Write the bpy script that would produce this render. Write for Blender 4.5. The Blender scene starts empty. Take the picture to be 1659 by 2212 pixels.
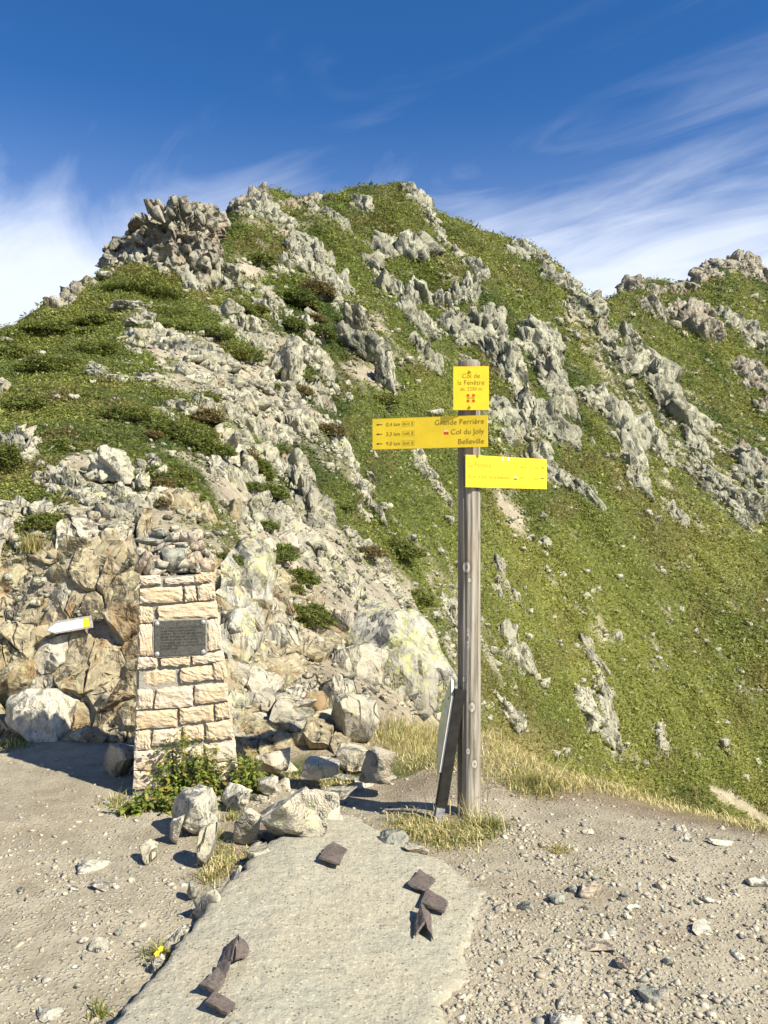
import bpy, bmesh, math, random
import numpy as np
from mathutils import Vector, Matrix, Euler

random.seed(7)
rng = np.random.default_rng(7)
R = math.radians
S = bpy.context.scene
COL = S.collection

# ------------------------------------------------------------------ camera, sky, sun, exposure
F, CX, CY, CZ = 1726.0, 829.5, 1106.0, 1.65      # focal length and centre of a 1659x2212 frame, eye height
cam = bpy.data.cameras.new('camera'); camo = bpy.data.objects.new('camera', cam); COL.objects.link(camo)
cam.sensor_fit = 'VERTICAL'; cam.sensor_height = 36.0; cam.lens = 36.0 * F / 2212.0
cam.clip_start = 0.05; cam.clip_end = 5000
camo.location = (0, 0, CZ); camo.rotation_euler = (R(90), 0, 0)
S.camera = camo
SUN_AZ, SUN_EL = 56.0, 43.0                        # degrees to the right of straight behind the camera, height
sdir = Vector((math.sin(R(SUN_AZ)) * math.cos(R(SUN_EL)), -math.cos(R(SUN_AZ)) * math.cos(R(SUN_EL)), math.sin(R(SUN_EL))))
sl = bpy.data.lights.new('sun', 'SUN'); sl.energy = 5.0; sl.angle = R(0.53); sl.color = (1.0, 0.925, 0.76)
so = bpy.data.objects.new('sun', sl); COL.objects.link(so); so.rotation_euler = sdir.to_track_quat('Z', 'Y').to_euler()
so.location = (20, -20, 40)
S.view_settings.view_transform = 'Standard'; S.view_settings.look = 'None'
S.view_settings.exposure = 0.90; S.view_settings.gamma = 1.0; S.view_settings.use_curve_mapping = False
try: S.cycles.use_denoising = True
except Exception: pass
S.cycles.max_bounces = 4; S.cycles.diffuse_bounces = 1

W = bpy.data.worlds.new('World'); S.world = W; W.use_nodes = True
def build_world():
    nt = W.node_tree; N = nt.nodes; L = nt.links
    bg = N['Background']; bg.inputs['Strength'].default_value = 0.072
    sky = N.new('ShaderNodeTexSky'); sky.sky_type = 'NISHITA'; sky.sun_disc = False
    sky.sun_elevation = R(SUN_EL); sky.sun_rotation = math.atan2(sdir.x, sdir.y)
    sky.altitude = 2250; sky.air_density = 1.0; sky.dust_density = 0.1; sky.ozone_density = 2.6
    def m(op, a, b=None, c=None):
        n = N.new('ShaderNodeMath'); n.operation = op
        for i, v in enumerate((a, b, c)):
            if v is None: continue
            if isinstance(v, (int, float)): n.inputs[i].default_value = v
            else: L.new(v, n.inputs[i])
        return n.outputs[0]
    tc = N.new('ShaderNodeTexCoord'); sp = N.new('ShaderNodeSeparateXYZ'); L.new(tc.outputs['Generated'], sp.inputs[0])
    zc = m('ADD', m('MAXIMUM', sp.outputs[2], 0.0), 0.10)
    u = m('DIVIDE', sp.outputs[0], zc); v = m('DIVIDE', sp.outputs[1], zc)
    def vec(a, b, w):
        cx = N.new('ShaderNodeCombineXYZ'); L.new(a, cx.inputs[0]); L.new(b, cx.inputs[1]); cx.inputs[2].default_value = w; return cx.outputs[0]
    ca, sa = math.cos(R(-40)), math.sin(R(-40))
    al = m('ADD', m('MULTIPLY', u, ca), m('MULTIPLY', v, sa)); ac = m('ADD', m('MULTIPLY', u, -sa), m('MULTIPLY', v, ca))
    def noise(vv, scale, det, rough, dist):
        n = N.new('ShaderNodeTexNoise'); n.inputs['Scale'].default_value = scale; n.inputs['Detail'].default_value = det
        n.inputs['Roughness'].default_value = rough; n.inputs['Distortion'].default_value = dist; L.new(vv, n.inputs['Vector']); return n.outputs['Fac']
    big = noise(vec(m('MULTIPLY', al, 0.55), m('MULTIPLY', ac, 1.1), 3.3), 0.9, 4, 0.55, 0.5)
    fine = noise(vec(m('MULTIPLY', al, 0.9), m('MULTIPLY', ac, 2.2), 1.7), 1.4, 8, 0.58, 1.2)
    def ss(x, lo, hi, t0, t1):
        n = N.new('ShaderNodeMapRange'); n.interpolation_type = 'SMOOTHSTEP'; n.clamp = True
        L.new(x, n.inputs[0])
        for i, q in enumerate((lo, hi, t0, t1)): n.inputs[i + 1].default_value = q
        return n.outputs[0]
    el = sp.outputs[2]
    bias = ss(el, 0.20, 0.47, 0.45, -0.20)
    f = m('ADD', m('ADD', m('MULTIPLY', big, 0.75), m('MULTIPLY', fine, 0.42)), bias)
    mask = m('MULTIPLY', ss(f, 0.48, 1.0, 0.0, 1.0), 0.93)
    veil = m('MULTIPLY', ss(el, 0.08, 0.47, 0.40, 0.0), 1.0)
    mask = m('MAXIMUM', mask, veil)
    mx = N.new('ShaderNodeMix'); mx.data_type = 'RGBA'; L.new(mask, mx.inputs[0])
    hs = N.new('ShaderNodeHueSaturation'); hs.inputs['Saturation'].default_value = 1.30; L.new(sky.outputs[0], hs.inputs['Color'])
    tn = N.new('ShaderNodeMix'); tn.data_type = 'RGBA'; tn.blend_type = 'MULTIPLY'; tn.inputs[0].default_value = 1.0; L.new(hs.outputs[0], tn.inputs[6]); tn.inputs[7].default_value = (1.32, 1.15, 1.24, 1)
    L.new(tn.outputs[2], mx.inputs[6]); mx.inputs[7].default_value = (7.4, 7.9, 8.9, 1)
    L.new(mx.outputs[2], bg.inputs['Color'])
build_world()

# ------------------------------------------------------------------ small helpers
def WP(px, py, d):
    return Vector(((px - CX) / F * d, d, CZ + (CY - py) / F * d))
def ground_pt(px, py, z=0.0):
    d = F * (CZ - z) / (py - CY); return Vector(((px - CX) / F * d, d, z))
def link(o, parent=None):
    COL.objects.link(o)
    if parent is not None: o.parent = parent
    return o
def tag(o, label=None, cat=None, group=None, kind=None):
    if label: o['label'] = label
    if cat: o['category'] = cat
    if group: o['group'] = group
    if kind: o['kind'] = kind
    return o
def empty(name, loc, rot=(0, 0, 0)):
    o = bpy.data.objects.new(name, None); COL.objects.link(o); o.location = loc; o.rotation_euler = rot
    o.empty_display_size = 0.1; return o
def mesh_np(name, co, faces, mats, smooth=False, col=None):
    """co (N,3); faces (M,k) all of the same k"""
    me = bpy.data.meshes.new(name); co = np.asarray(co, np.float32); faces = np.asarray(faces, np.int32)
    me.vertices.add(len(co)); me.vertices.foreach_set('co', co.ravel())
    k = faces.shape[1]; me.loops.add(faces.size); me.loops.foreach_set('vertex_index', faces.ravel())
    me.polygons.add(len(faces)); me.polygons.foreach_set('loop_start', np.arange(0, faces.size, k, dtype=np.int32))
    try: me.polygons.foreach_set('loop_total', np.full(len(faces), k, np.int32))
    except Exception: pass
    if smooth: me.polygons.foreach_set('use_smooth', np.ones(len(faces), bool))
    for m_ in (mats if isinstance(mats, (list, tuple)) else [mats]): me.materials.append(m_)
    if col is not None:
        a = me.color_attributes.new('Col', 'FLOAT_COLOR', 'POINT')
        c4 = np.ones((len(co), 4), np.float32); c4[:, :3] = col; a.data.foreach_set('color', c4.ravel())
    me.update(calc_edges=True); return me
def mesh_py(name, verts, faces, mat, smooth=False):
    me = bpy.data.meshes.new(name); me.from_pydata([tuple(v) for v in verts], [], faces); me.materials.append(mat)
    if smooth:
        for p in me.polygons: p.use_smooth = True
    me.update(); return me
def add(name, me, parent=None, loc=None, rot=None, scale=None):
    o = bpy.data.objects.new(name, me); link(o, parent)
    if loc is not None: o.location = loc
    if rot is not None: o.rotation_euler = rot
    if scale is not None: o.scale = scale
    return o
def box_mesh(name, x0, x1, y0, y1, z0, z1, mat, bev=0.0):
    bm = bmesh.new(); bmesh.ops.create_cube(bm, size=1)
    for v in bm.verts: v.co = ((x0 + x1) / 2 + v.co.x * (x1 - x0), (y0 + y1) / 2 + v.co.y * (y1 - y0), (z0 + z1) / 2 + v.co.z * (z1 - z0))
    if bev: bmesh.ops.bevel(bm, geom=bm.edges[:], offset=bev, segments=2, affect='EDGES', profile=0.5)
    me = bpy.data.meshes.new(name); bm.to_mesh(me); bm.free(); me.materials.append(mat); return me
def prism_mesh(name, pts, z0, z1, mat, bev=0.0):
    bm = bmesh.new(); vs = [bm.verts.new((p[0], p[1], z0)) for p in pts]; f = bm.faces.new(vs)
    r = bmesh.ops.extrude_face_region(bm, geom=[f])
    for e in r['geom']:
        if isinstance(e, bmesh.types.BMVert): e.co.z = z1
    bmesh.ops.recalc_face_normals(bm, faces=bm.faces[:])
    if bev: bmesh.ops.bevel(bm, geom=bm.edges[:], offset=bev, segments=1, affect='EDGES')
    me = bpy.data.meshes.new(name); bm.to_mesh(me); bm.free(); me.materials.append(mat); return me
def lathe_mesh(name, prof, n, mat, smooth=True):
    vs, fs = [], []
    for r, z in prof:
        for k in range(n): a = 2 * math.pi * k / n; vs.append((r * math.cos(a), r * math.sin(a), z))
    for i in range(len(prof) - 1):
        for k in range(n): fs.append((i * n + k, i * n + (k + 1) % n, (i + 1) * n + (k + 1) % n, (i + 1) * n + k))
    fs.append(tuple(range((len(prof) - 1) * n, len(prof) * n))); fs.append(tuple(reversed(range(n))))
    return mesh_py(name, vs, fs, mat, smooth)

# value noise
def _hash(ix, iy, iz, seed):
    h = (ix.astype(np.int64) * 374761393 + iy.astype(np.int64) * 668265263 + iz.astype(np.int64) * 2147483647 + seed * 974634757) & 0xFFFFFFFF
    h = ((h ^ (h >> 13)) * 1274126177) & 0xFFFFFFFF
    h = ((h ^ (h >> 16)) * 2246822519) & 0xFFFFFFFF
    return ((h ^ (h >> 15)) & 0xFFFF) / 32767.5 - 1.0
def vnoise(p, seed=0):
    p = np.asarray(p, float); i = np.floor(p).astype(np.int64); f = p - i; f = f * f * f * (f * (f * 6 - 15) + 10); out = 0
    for dx in (0, 1):
        wx = f[:, 0] if dx else 1 - f[:, 0]
        for dy in (0, 1):
            wy = f[:, 1] if dy else 1 - f[:, 1]
            for dz in (0, 1):
                wz = f[:, 2] if dz else 1 - f[:, 2]
                out = out + wx * wy * wz * _hash(i[:, 0] + dx, i[:, 1] + dy, i[:, 2] + dz, seed)
    return out
def fbm(p, seed=0, octv=4, gain=0.5):
    p = np.asarray(p, float); a, s, out = 1.0, 0.0, 0
    for k in range(octv):
        out = out + a * vnoise(p * (2.03 ** k) + 17.3 * k, seed + k); s += a; a *= gain
    return out / s

# ------------------------------------------------------------------ materials
class NT:
    def __init__(s, name):
        s.m = bpy.data.materials.new(name); s.m.use_nodes = True; s.N = s.m.node_tree.nodes; s.L = s.m.node_tree.links
        s.b = s.N['Principled BSDF']; s.b.inputs['Roughness'].default_value = 0.85
        s.b.inputs['Specular IOR Level'].default_value = 0.25
        s.tc = s.N.new('ShaderNodeTexCoord'); s.geo = s.N.new('ShaderNodeNewGeometry'); s.oi = s.N.new('ShaderNodeObjectInfo')
    def pos(s, scale=(1, 1, 1), rot=(0, 0, 0), obj=False):
        mp = s.N.new('ShaderNodeMapping'); s.L.new(s.tc.outputs['Object'] if obj else s.geo.outputs['Position'], mp.inputs[0])
        mp.inputs['Scale'].default_value = scale; mp.inputs['Rotation'].default_value = rot; return mp.outputs[0]
    def noise(s, v, scale, det=4, rough=0.55, dist=0.0):
        n = s.N.new('ShaderNodeTexNoise'); s.L.new(v, n.inputs['Vector']); n.inputs['Scale'].default_value = scale
        n.inputs['Detail'].default_value = det; n.inputs['Roughness'].default_value = rough; n.inputs['Distortion'].default_value = dist; return n.outputs['Fac']
    def voro(s, v, scale, feat='F1', rnd=1.0):
        n = s.N.new('ShaderNodeTexVoronoi'); n.feature = feat; s.L.new(v, n.inputs['Vector']); n.inputs['Scale'].default_value = scale
        n.inputs['Randomness'].default_value = rnd; return n
    def ramp(s, x, lo, hi, t0=0.0, t1=1.0, smooth=True):
        n = s.N.new('ShaderNodeMapRange'); n.interpolation_type = 'SMOOTHSTEP' if smooth else 'LINEAR'; s.L.new(x, n.inputs[0])
        for i, q in enumerate((lo, hi, t0, t1)): n.inputs[i + 1].default_value = q
        return n.outputs[0]
    def mix(s, f, a, b, mode='MIX'):
        n = s.N.new('ShaderNodeMix'); n.data_type = 'RGBA'; n.blend_type = mode
        for k, v in ((0, f), (6, a), (7, b)):
            if isinstance(v, (int, float)): n.inputs[k].default_value = v
            elif isinstance(v, tuple): n.inputs[k].default_value = (*v, 1)
            else: s.L.new(v, n.inputs[k])
        return n.outputs[2]
    def math(s, op, a, b):
        n = s.N.new('ShaderNodeMath'); n.operation = op
        for i, v in enumerate((a, b)):
            if isinstance(v, (int, float)): n.inputs[i].default_value = v
            else: s.L.new(v, n.inputs[i])
        return n.outputs[0]
    def bump(s, h, dist, strength=1.0, prev=None):
        n = s.N.new('ShaderNodeBump'); n.inputs['Distance'].default_value = dist; n.inputs['Strength'].default_value = strength; s.L.new(h, n.inputs['Height'])
        if prev is not None: s.L.new(prev, n.inputs['Normal'])
        return n.outputs[0]
    def attr(s, name='Col'):
        n = s.N.new('ShaderNodeAttribute'); n.attribute_name = name; return n.outputs['Color']
    def out(s, col=None, nrm=None, rough=None):
        if col is not None:
            if isinstance(col, tuple): s.b.inputs['Base Color'].default_value = (*col, 1)
            else: s.L.new(col, s.b.inputs['Base Color'])
        if nrm is not None: s.L.new(nrm, s.b.inputs['Normal'])
        if rough is not None: s.b.inputs['Roughness'].default_value = rough
        return s.m

def rock_mat(name, base, dark, rust, lichen, k, a_rust=0.4, a_lich=0.4, a_dark=0.4, crack=0.6, rl=0.62, ll=0.55):
    """k: size of the features in metres"""
    t = NT(name); p = t.pos(); pv = t.pos((1, 1, 0.62), (0, R(22), R(15)))
    n1 = t.noise(p, 0.55 / k, 3, 0.6); n2 = t.noise(pv, 2.2 / k, 5, 0.65, 0.4); n3 = t.noise(p, 9 / k, 4, 0.7)
    c = t.mix(t.ramp(n2, 0.3, 0.7), tuple(x * 0.80 for x in base), tuple(min(0.75, x * 1.18) for x in base))
    c = t.mix(t.math('MULTIPLY', t.ramp(n1, 0.5, 0.72), a_dark), c, dark)
    n4 = t.noise(pv, 1.3 / k, 3, 0.6, 0.6); c = t.mix(t.math('MULTIPLY', t.ramp(n4, rl - 0.08, rl + 0.08), a_rust), c, rust)
    n5 = t.noise(p, 5.5 / k, 4, 0.78, 0.0); n6 = t.noise(p, 0.8 / k, 2, 0.5)
    lm = t.math('MULTIPLY', t.ramp(n5, ll - 0.04, ll + 0.05), t.ramp(n6, 0.38, 0.6)); c = t.mix(t.math('MULTIPLY', lm, a_lich), c, lichen)
    sp = t.ramp(n3, 0.66, 0.74); c = t.mix(t.math('MULTIPLY', sp, 0.55), c, tuple(x * 0.35 for x in base))
    rg2 = t.math('ABSOLUTE', t.math('SUBTRACT', t.noise(t.pos((1, 1, 0.3), (R(35), R(-20), 0)), 2.0 / k, 2, 0.4, 0.15), 0.5), 0.0)
    crk = t.ramp(rg2, 0.0, 0.014); crk = t.math('MAXIMUM', crk, t.ramp(n1, 0.40, 0.52)); c = t.mix(t.math('MULTIPLY', t.math('SUBTRACT', 1.0, crk), crack), c, tuple(x * 0.25 for x in base))
    rnd = t.ramp(t.oi.outputs['Random'], 0, 1, 0.82, 1.12, False)
    hv = t.N.new('ShaderNodeHueSaturation'); t.L.new(c, hv.inputs['Color']); t.L.new(rnd, hv.inputs['Value'])
    def facet(pp, sc):
        vo = t.voro(pp, sc); sb = t.N.new('ShaderNodeVectorMath'); sb.operation = 'SUBTRACT'; t.L.new(pp, sb.inputs[0]); t.L.new(vo.outputs['Position'], sb.inputs[1])
        cc = t.N.new('ShaderNodeVectorMath'); cc.operation = 'SUBTRACT'; t.L.new(vo.outputs['Color'], cc.inputs[0]); cc.inputs[1].default_value = (.5, .5, .5)
        dt = t.N.new('ShaderNodeVectorMath'); dt.operation = 'DOT_PRODUCT'; t.L.new(sb.outputs[0], dt.inputs[0]); t.L.new(cc.outputs[0], dt.inputs[1]); return dt.outputs['Value']
    wv = t.N.new('ShaderNodeVectorMath'); wv.operation = 'ADD'; t.L.new(pv, wv.inputs[0]); nz = t.N.new('ShaderNodeTexNoise'); nz.inputs['Scale'].default_value = 2.0 / k; nz.inputs['Detail'].default_value = 2; t.L.new(pv, nz.inputs['Vector'])
    sc_ = t.N.new('ShaderNodeVectorMath'); sc_.operation = 'SCALE'; sc_.inputs['Scale'].default_value = 0.25 * k; t.L.new(nz.outputs['Color'], sc_.inputs[0]); t.L.new(sc_.outputs[0], wv.inputs[1]); wp = wv.outputs[0]
    f1 = facet(wp, 1.5 / k); f2 = facet(wp, 4.6 / k)
    h = t.math('ADD', t.math('MULTIPLY', f1, 1.5), t.math('MULTIPLY', f2, 1.5))
    h2 = t.math('ADD', t.math('MULTIPLY', n2, 0.45), t.math('MULTIPLY', crk, 0.3)); h2 = t.math('ADD', h2, t.math('MULTIPLY', n3, 0.34))
    return t.out(hv.outputs[0], t.bump(h2, 0.16 * k, 1.0, t.bump(h, 1.0, 1.0)), 0.9)

LICH = (0.46, 0.455, 0.22)
M = {}
M['rock_far'] = rock_mat('rock_far', (0.335, 0.33, 0.255), (0.155, 0.152, 0.125), (0.32, 0.24, 0.15), (0.38, 0.39, 0.22), 2.2, 0.35, 0.5, 0.6, 0.8)
M['rock_tower'] = rock_mat('rock_tower', (0.33, 0.31, 0.25), (0.16, 0.15, 0.125), (0.32, 0.21, 0.12), (0.36, 0.36, 0.2), 1.6, 0.45, 0.35, 0.7, 0.7, 0.56)
M['rock_mid'] = rock_mat('rock_mid', (0.385, 0.37, 0.29), (0.19, 0.182, 0.145), (0.33, 0.24, 0.14), LICH, 0.7, 0.45, 0.6, 0.5, 0.8)
M['rock_wall'] = rock_mat('rock_wall', (0.37, 0.32, 0.215), (0.18, 0.14, 0.09), (0.27, 0.17, 0.075), (0.45, 0.44, 0.25), 0.36, 0.7, 0.75, 0.45, 0.9, 0.56)
M['rock_near'] = rock_mat('rock_near', (0.45, 0.415, 0.33), (0.27, 0.24, 0.19), (0.34, 0.23, 0.12), (0.44, 0.45, 0.2), 0.45, 0.45, 0.35, 0.4, 0.6)
M['rock_lichen'] = rock_mat('rock_lichen', (0.40, 0.385, 0.33), (0.2, 0.195, 0.18), (0.30, 0.17, 0.07), (0.50, 0.495, 0.21), 0.26, 0.35, 0.85, 0.3, 0.4, 0.64, 0.5)
M['stone'] = rock_mat('stone', (0.46, 0.42, 0.335), (0.26, 0.245, 0.21), (0.34, 0.25, 0.17), (0.42, 0.4, 0.3), 0.10, 0.4, 0.2, 0.5, 0.4)
M['stone_grey'] = rock_mat('stone_grey', (0.30, 0.305, 0.255), (0.18, 0.185, 0.165), (0.30, 0.25, 0.18), (0.36, 0.36, 0.3), 0.10, 0.3, 0.2, 0.5, 0.4)
M['stone_pink'] = rock_mat('stone_pink', (0.50, 0.42, 0.32), (0.34, 0.28, 0.21), (0.38, 0.25, 0.15), (0.45, 0.4, 0.3), 0.10, 0.4, 0.2, 0.5, 0.4)
M['stone_pale'] = rock_mat('stone_pale', (0.55, 0.52, 0.43), (0.36, 0.33, 0.27), (0.42, 0.32, 0.2), (0.5, 0.49, 0.3), 0.14, 0.3, 0.3, 0.35, 0.4)

def terrain_mat(name, k, bd):
    t = NT(name); c = t.attr(); p = t.pos()
    n1 = t.noise(p, 1.0 / k, 6, 0.7); n2 = t.noise(p, 5 / k, 5, 0.7)
    n = t.math('ADD', t.math('MULTIPLY', n1, 0.6), t.math('MULTIPLY', n2, 0.4))
    c = t.mix(1.0, c, t.mix(t.ramp(n, 0.3, 0.7), (0.55, 0.55, 0.55), (1.4, 1.4, 1.38)), 'MULTIPLY')
    return t.out(c, t.bump(n, bd, 1.0), 0.95)
M['hill'] = terrain_mat('hill_ground', 0.5, 0.12)
def gravel_mat():
    t = NT('gravel_dirt'); c = t.attr(); p = t.pos()
    n1 = t.noise(p, 6, 6, 0.65); n2 = t.noise(p, 60, 4, 0.7); v = t.voro(p, 55); v2 = t.voro(p, 120)
    g = t.ramp(t.oi.outputs['Random'], 0, 1, 1, 1)
    vc = t.N.new('ShaderNodeSeparateColor'); t.L.new(v.outputs['Color'], vc.inputs[0])
    peb = t.math('MULTIPLY', t.ramp(v.outputs['Distance'], 0.55, 0.25), t.ramp(vc.outputs[0], 0.45, 0.6))
    c = t.mix(1.0, c, t.mix(t.ramp(n1, 0.3, 0.7), (0.82, 0.80, 0.77), (1.16, 1.16, 1.15)), 'MULTIPLY')
    c = t.mix(t.math('MULTIPLY', peb, 0.5), c, t.mix(vc.outputs[1], (0.42, 0.40, 0.33), (0.30, 0.285, 0.24)))
    c = t.mix(1.0, c, t.mix(t.ramp(n2, 0.3, 0.7), (0.85, 0.85, 0.85), (1.12, 1.12, 1.12)), 'MULTIPLY')
    h = t.math('ADD', t.math('MULTIPLY', peb, 0.5), t.math('MULTIPLY', n2, 0.8))
    return t.out(c, t.bump(n1, 0.02, 0.5, t.bump(h, 0.009, 1.0)), 0.95)
M['gravel'] = gravel_mat()
def leaf_mat(name, trans=0.35, rough=0.55):
    t = NT(name); c = t.attr(); t.b.inputs['Specular IOR Level'].default_value = 0.3
    t.L.new(c, t.b.inputs['Base Color']); t.b.inputs['Roughness'].default_value = rough
    tr = t.N.new('ShaderNodeBsdfTranslucent'); hs = t.N.new('ShaderNodeHueSaturation'); hs.inputs['Value'].default_value = 1.2; t.L.new(c, hs.inputs['Color']); t.L.new(hs.outputs[0], tr.inputs[0])
    mx = t.N.new('ShaderNodeMixShader'); mx.inputs[0].default_value = trans; t.L.new(t.b.outputs[0], mx.inputs[1]); t.L.new(tr.outputs[0], mx.inputs[2])
    t.L.new(mx.outputs[0], t.N['Material Output'].inputs[0]); return t.m
M['leaf'] = leaf_mat('leaf'); M['grass'] = leaf_mat('grass_blade', 0.3, 0.7)
def concrete_mat():
    t = NT('old_concrete'); p = t.pos(); n1 = t.noise(p, 2.6, 5, 0.6); n2 = t.noise(p, 45, 5, 0.75); n3 = t.noise(p, 11, 5, 0.6); v = t.voro(p, 75)
    vs = t.N.new('ShaderNodeSeparateColor'); t.L.new(v.outputs['Color'], vs.inputs[0])
    c = t.mix(t.ramp(n1, 0.35, 0.68), (0.36, 0.33, 0.25), (0.325, 0.315, 0.25)); c = t.mix(t.math('MULTIPLY', t.ramp(n3, 0.4, 0.7), .6), c, (0.385, 0.35, 0.265))
    spk = t.math('MULTIPLY', t.ramp(v.outputs['Distance'], 0.36, 0.26), t.ramp(vs.outputs[0], 0.80, 0.84)); c = t.mix(t.math('MULTIPLY', spk, 0.7), c, (0.13, 0.12, 0.10))
    spl = t.math('MULTIPLY', t.ramp(v.outputs['Distance'], 0.5, 0.36), t.ramp(vs.outputs[1], 0.75, 0.8)); c = t.mix(t.math('MULTIPLY', spl, 0.6), c, (0.5, 0.48, 0.4))
    c = t.mix(1.0, c, t.mix(t.ramp(n2, 0.3, 0.7), (0.84, 0.84, 0.83), (1.14, 1.14, 1.14)), 'MULTIPLY')
    h = t.math('ADD', t.math('MULTIPLY', n2, 0.6), t.math('MULTIPLY', n3, 0.9)); h = t.math('SUBTRACT', h, t.math('MULTIPLY', spk, 0.5))
    return t.out(c, t.bump(t.noise(p, 7, 6, .65), 0.028, .7, t.bump(h, 0.014, 1.0)), 0.92)
M['concrete'] = concrete_mat()
def wood_mat():
    t = NT('weathered_wood'); p = t.pos((1, 1, 0.05), obj=True); p2 = t.pos((1, 1, 0.34), obj=True)
    kn = t.voro(p2, 11.0); kd = kn.outputs['Distance']; kc = t.N.new('ShaderNodeSeparateColor'); t.L.new(kn.outputs['Color'], kc.inputs[0])
    isk = t.math('MULTIPLY', t.ramp(kd, 0.26, 0.08), t.ramp(kc.outputs[0], 0.66, 0.74))
    base = t.noise(p, 14, 5, 0.6, 1.2); fine = t.noise(p, 75, 6, 0.7, 0.5); big = t.noise(t.pos((1, 1, 0.4), obj=True), 6, 3, 0.5)
    wv = t.N.new('ShaderNodeTexWave'); wv.inputs['Scale'].default_value = 8; wv.inputs['Distortion'].default_value = 9; wv.inputs['Detail'].default_value = 3
    t.L.new(t.pos((1, 1, 0.10), obj=True), wv.inputs['Vector'])
    c = t.mix(t.ramp(base, 0.38, 0.64), (0.13, 0.115, 0.092), (0.40, 0.375, 0.32)); c = t.mix(t.math('MULTIPLY', wv.outputs['Fac'], 0.35), c, (0.24, 0.20, 0.15))
    c = t.mix(t.math('MULTIPLY', t.ramp(big, 0.52, 0.7), 0.45), c, (0.28, 0.20, 0.13))
    c = t.mix(t.ramp(fine, 0.60, 0.70), c, (0.05, 0.042, 0.034)); c = t.mix(t.math('MULTIPLY', t.ramp(fine, 0.42, 0.32), 0.6), c, (0.46, 0.43, 0.38))
    ring = t.ramp(t.math('ABSOLUTE', t.math('SUBTRACT', kd, 0.13), 0.0), 0.0, 0.05, 1.0, 0.0)
    c = t.mix(t.math('MULTIPLY', isk, 0.9), c, (0.46, 0.44, 0.39)); c = t.mix(t.math('MULTIPLY', t.math('MULTIPLY', isk, t.ramp(kd, 0.09, 0.05)), 0.9), c, (0.13, 0.10, 0.075))
    c = t.mix(t.math('MULTIPLY', t.math('MULTIPLY', ring, t.ramp(kc.outputs[0], 0.66, 0.74)), 0.6), c, (0.12, 0.1, 0.08))
    for ang, kz_, kr in [(-1.75, .36, .012), (-1.42, .60, .019), (-1.15, .29, .016), (-2.1, .75, .010), (-1.9, 1.36, .022), (-1.6, 1.29, .010)]:
        kp_ = t.N.new('ShaderNodeVectorMath'); kp_.operation = 'SUBTRACT'; t.L.new(t.tc.outputs['Object'], kp_.inputs[0]); kp_.inputs[1].default_value = (.062 * math.cos(ang), .062 * math.sin(ang), kz_)
        ks = t.N.new('ShaderNodeVectorMath'); ks.operation = 'MULTIPLY'; t.L.new(kp_.outputs[0], ks.inputs[0]); ks.inputs[1].default_value = (1, 1, .72); ln = t.N.new('ShaderNodeVectorMath'); ln.operation = 'LENGTH'; t.L.new(ks.outputs[0], ln.inputs[0])
        dk = t.math('ADD', ln.outputs['Value'], t.math('MULTIPLY', t.math('SUBTRACT', fine, .5), .004))
        c = t.mix(t.math('MULTIPLY', t.ramp(dk, kr * 1.9, kr), .55), c, (.12, .105, .085)); c = t.mix(t.ramp(dk, kr * 1.05, kr * .85), c, (.42, .40, .35)); c = t.mix(t.math('MULTIPLY', t.ramp(dk, kr * .45, kr * .3), .8), c, (.16, .13, .10))
    return t.out(c, t.bump(t.math('ADD', fine, t.math('MULTIPLY', base, 0.6)), 0.006, 0.8), 0.85)
M['wood'] = wood_mat()
def flat_mat(name, col, rough=0.5, spec=0.4, var=0.06, sc=18, metal=0.0):
    t = NT(name); n = t.noise(t.pos(obj=True), sc, 5, 0.65); t.b.inputs['Specular IOR Level'].default_value = spec; t.b.inputs['Metallic'].default_value = metal
    c = t.mix(t.ramp(n, 0.3, 0.7), tuple(x * (1 - var) for x in col), tuple(x * (1 + var) for x in col)); return t.out(c, None, rough)
M['yellow'] = flat_mat('sign_yellow', (0.80, 0.575, 0.022), 0.42, 0.4, 0.07, 9)
M['ink'] = flat_mat('sign_ink', (0.20, 0.135, 0.02), 0.5)
M['ink_faded'] = flat_mat('faded_ink', (0.31, 0.21, 0.02), 0.5)
M['ink_green'] = flat_mat('arrow_ink', (0.03, 0.07, 0.02), 0.5)
M['red'] = flat_mat('sign_red', (0.62, 0.05, 0.015), 0.5)
M['cream'] = flat_mat('sign_cream', (0.8, 0.62, 0.25), 0.5)
M['white'] = flat_mat('white_plate', (0.66, 0.66, 0.63), 0.55)
M['white_edge'] = flat_mat('pale_edge', (0.62, 0.60, 0.55), 0.6)
M['greywood'] = flat_mat('grey_board', (0.33, 0.32, 0.31), 0.85, 0.2, 0.25, 30)
M['metal'] = flat_mat('galvanised', (0.55, 0.55, 0.54), 0.45, 0.5, 0.15, 40, 0.6)
M['brass'] = flat_mat('sign_bolt', (0.72, 0.45, 0.03), 0.35, 0.5, 0.1)
M['black'] = flat_mat('dark_post', (0.022, 0.02, 0.018), 0.75, 0.25, 0.3, 25)
M['stump'] = flat_mat('post_foot', (0.28, 0.28, 0.28), 0.8, 0.3, 0.5, 30)
def slate_mat():
    t = NT('dark_plaque'); n = t.noise(t.pos(obj=True), 60, 5, 0.7); n2 = t.noise(t.pos(obj=True), 9, 4, 0.6)
    c = t.mix(t.ramp(n, 0.3, 0.7), (0.045, 0.044, 0.04), (0.10, 0.098, 0.088)); c = t.mix(t.math('MULTIPLY', t.ramp(n2, 0.5, 0.75), 0.4), c, (0.10, 0.10, 0.075)); return t.out(c, t.bump(n, 0.001, 0.6), 0.7)
M['plaque'] = slate_mat()
M['plaque_ink'] = flat_mat('plaque_letters', (0.012, 0.012, 0.011), 0.6)
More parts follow.
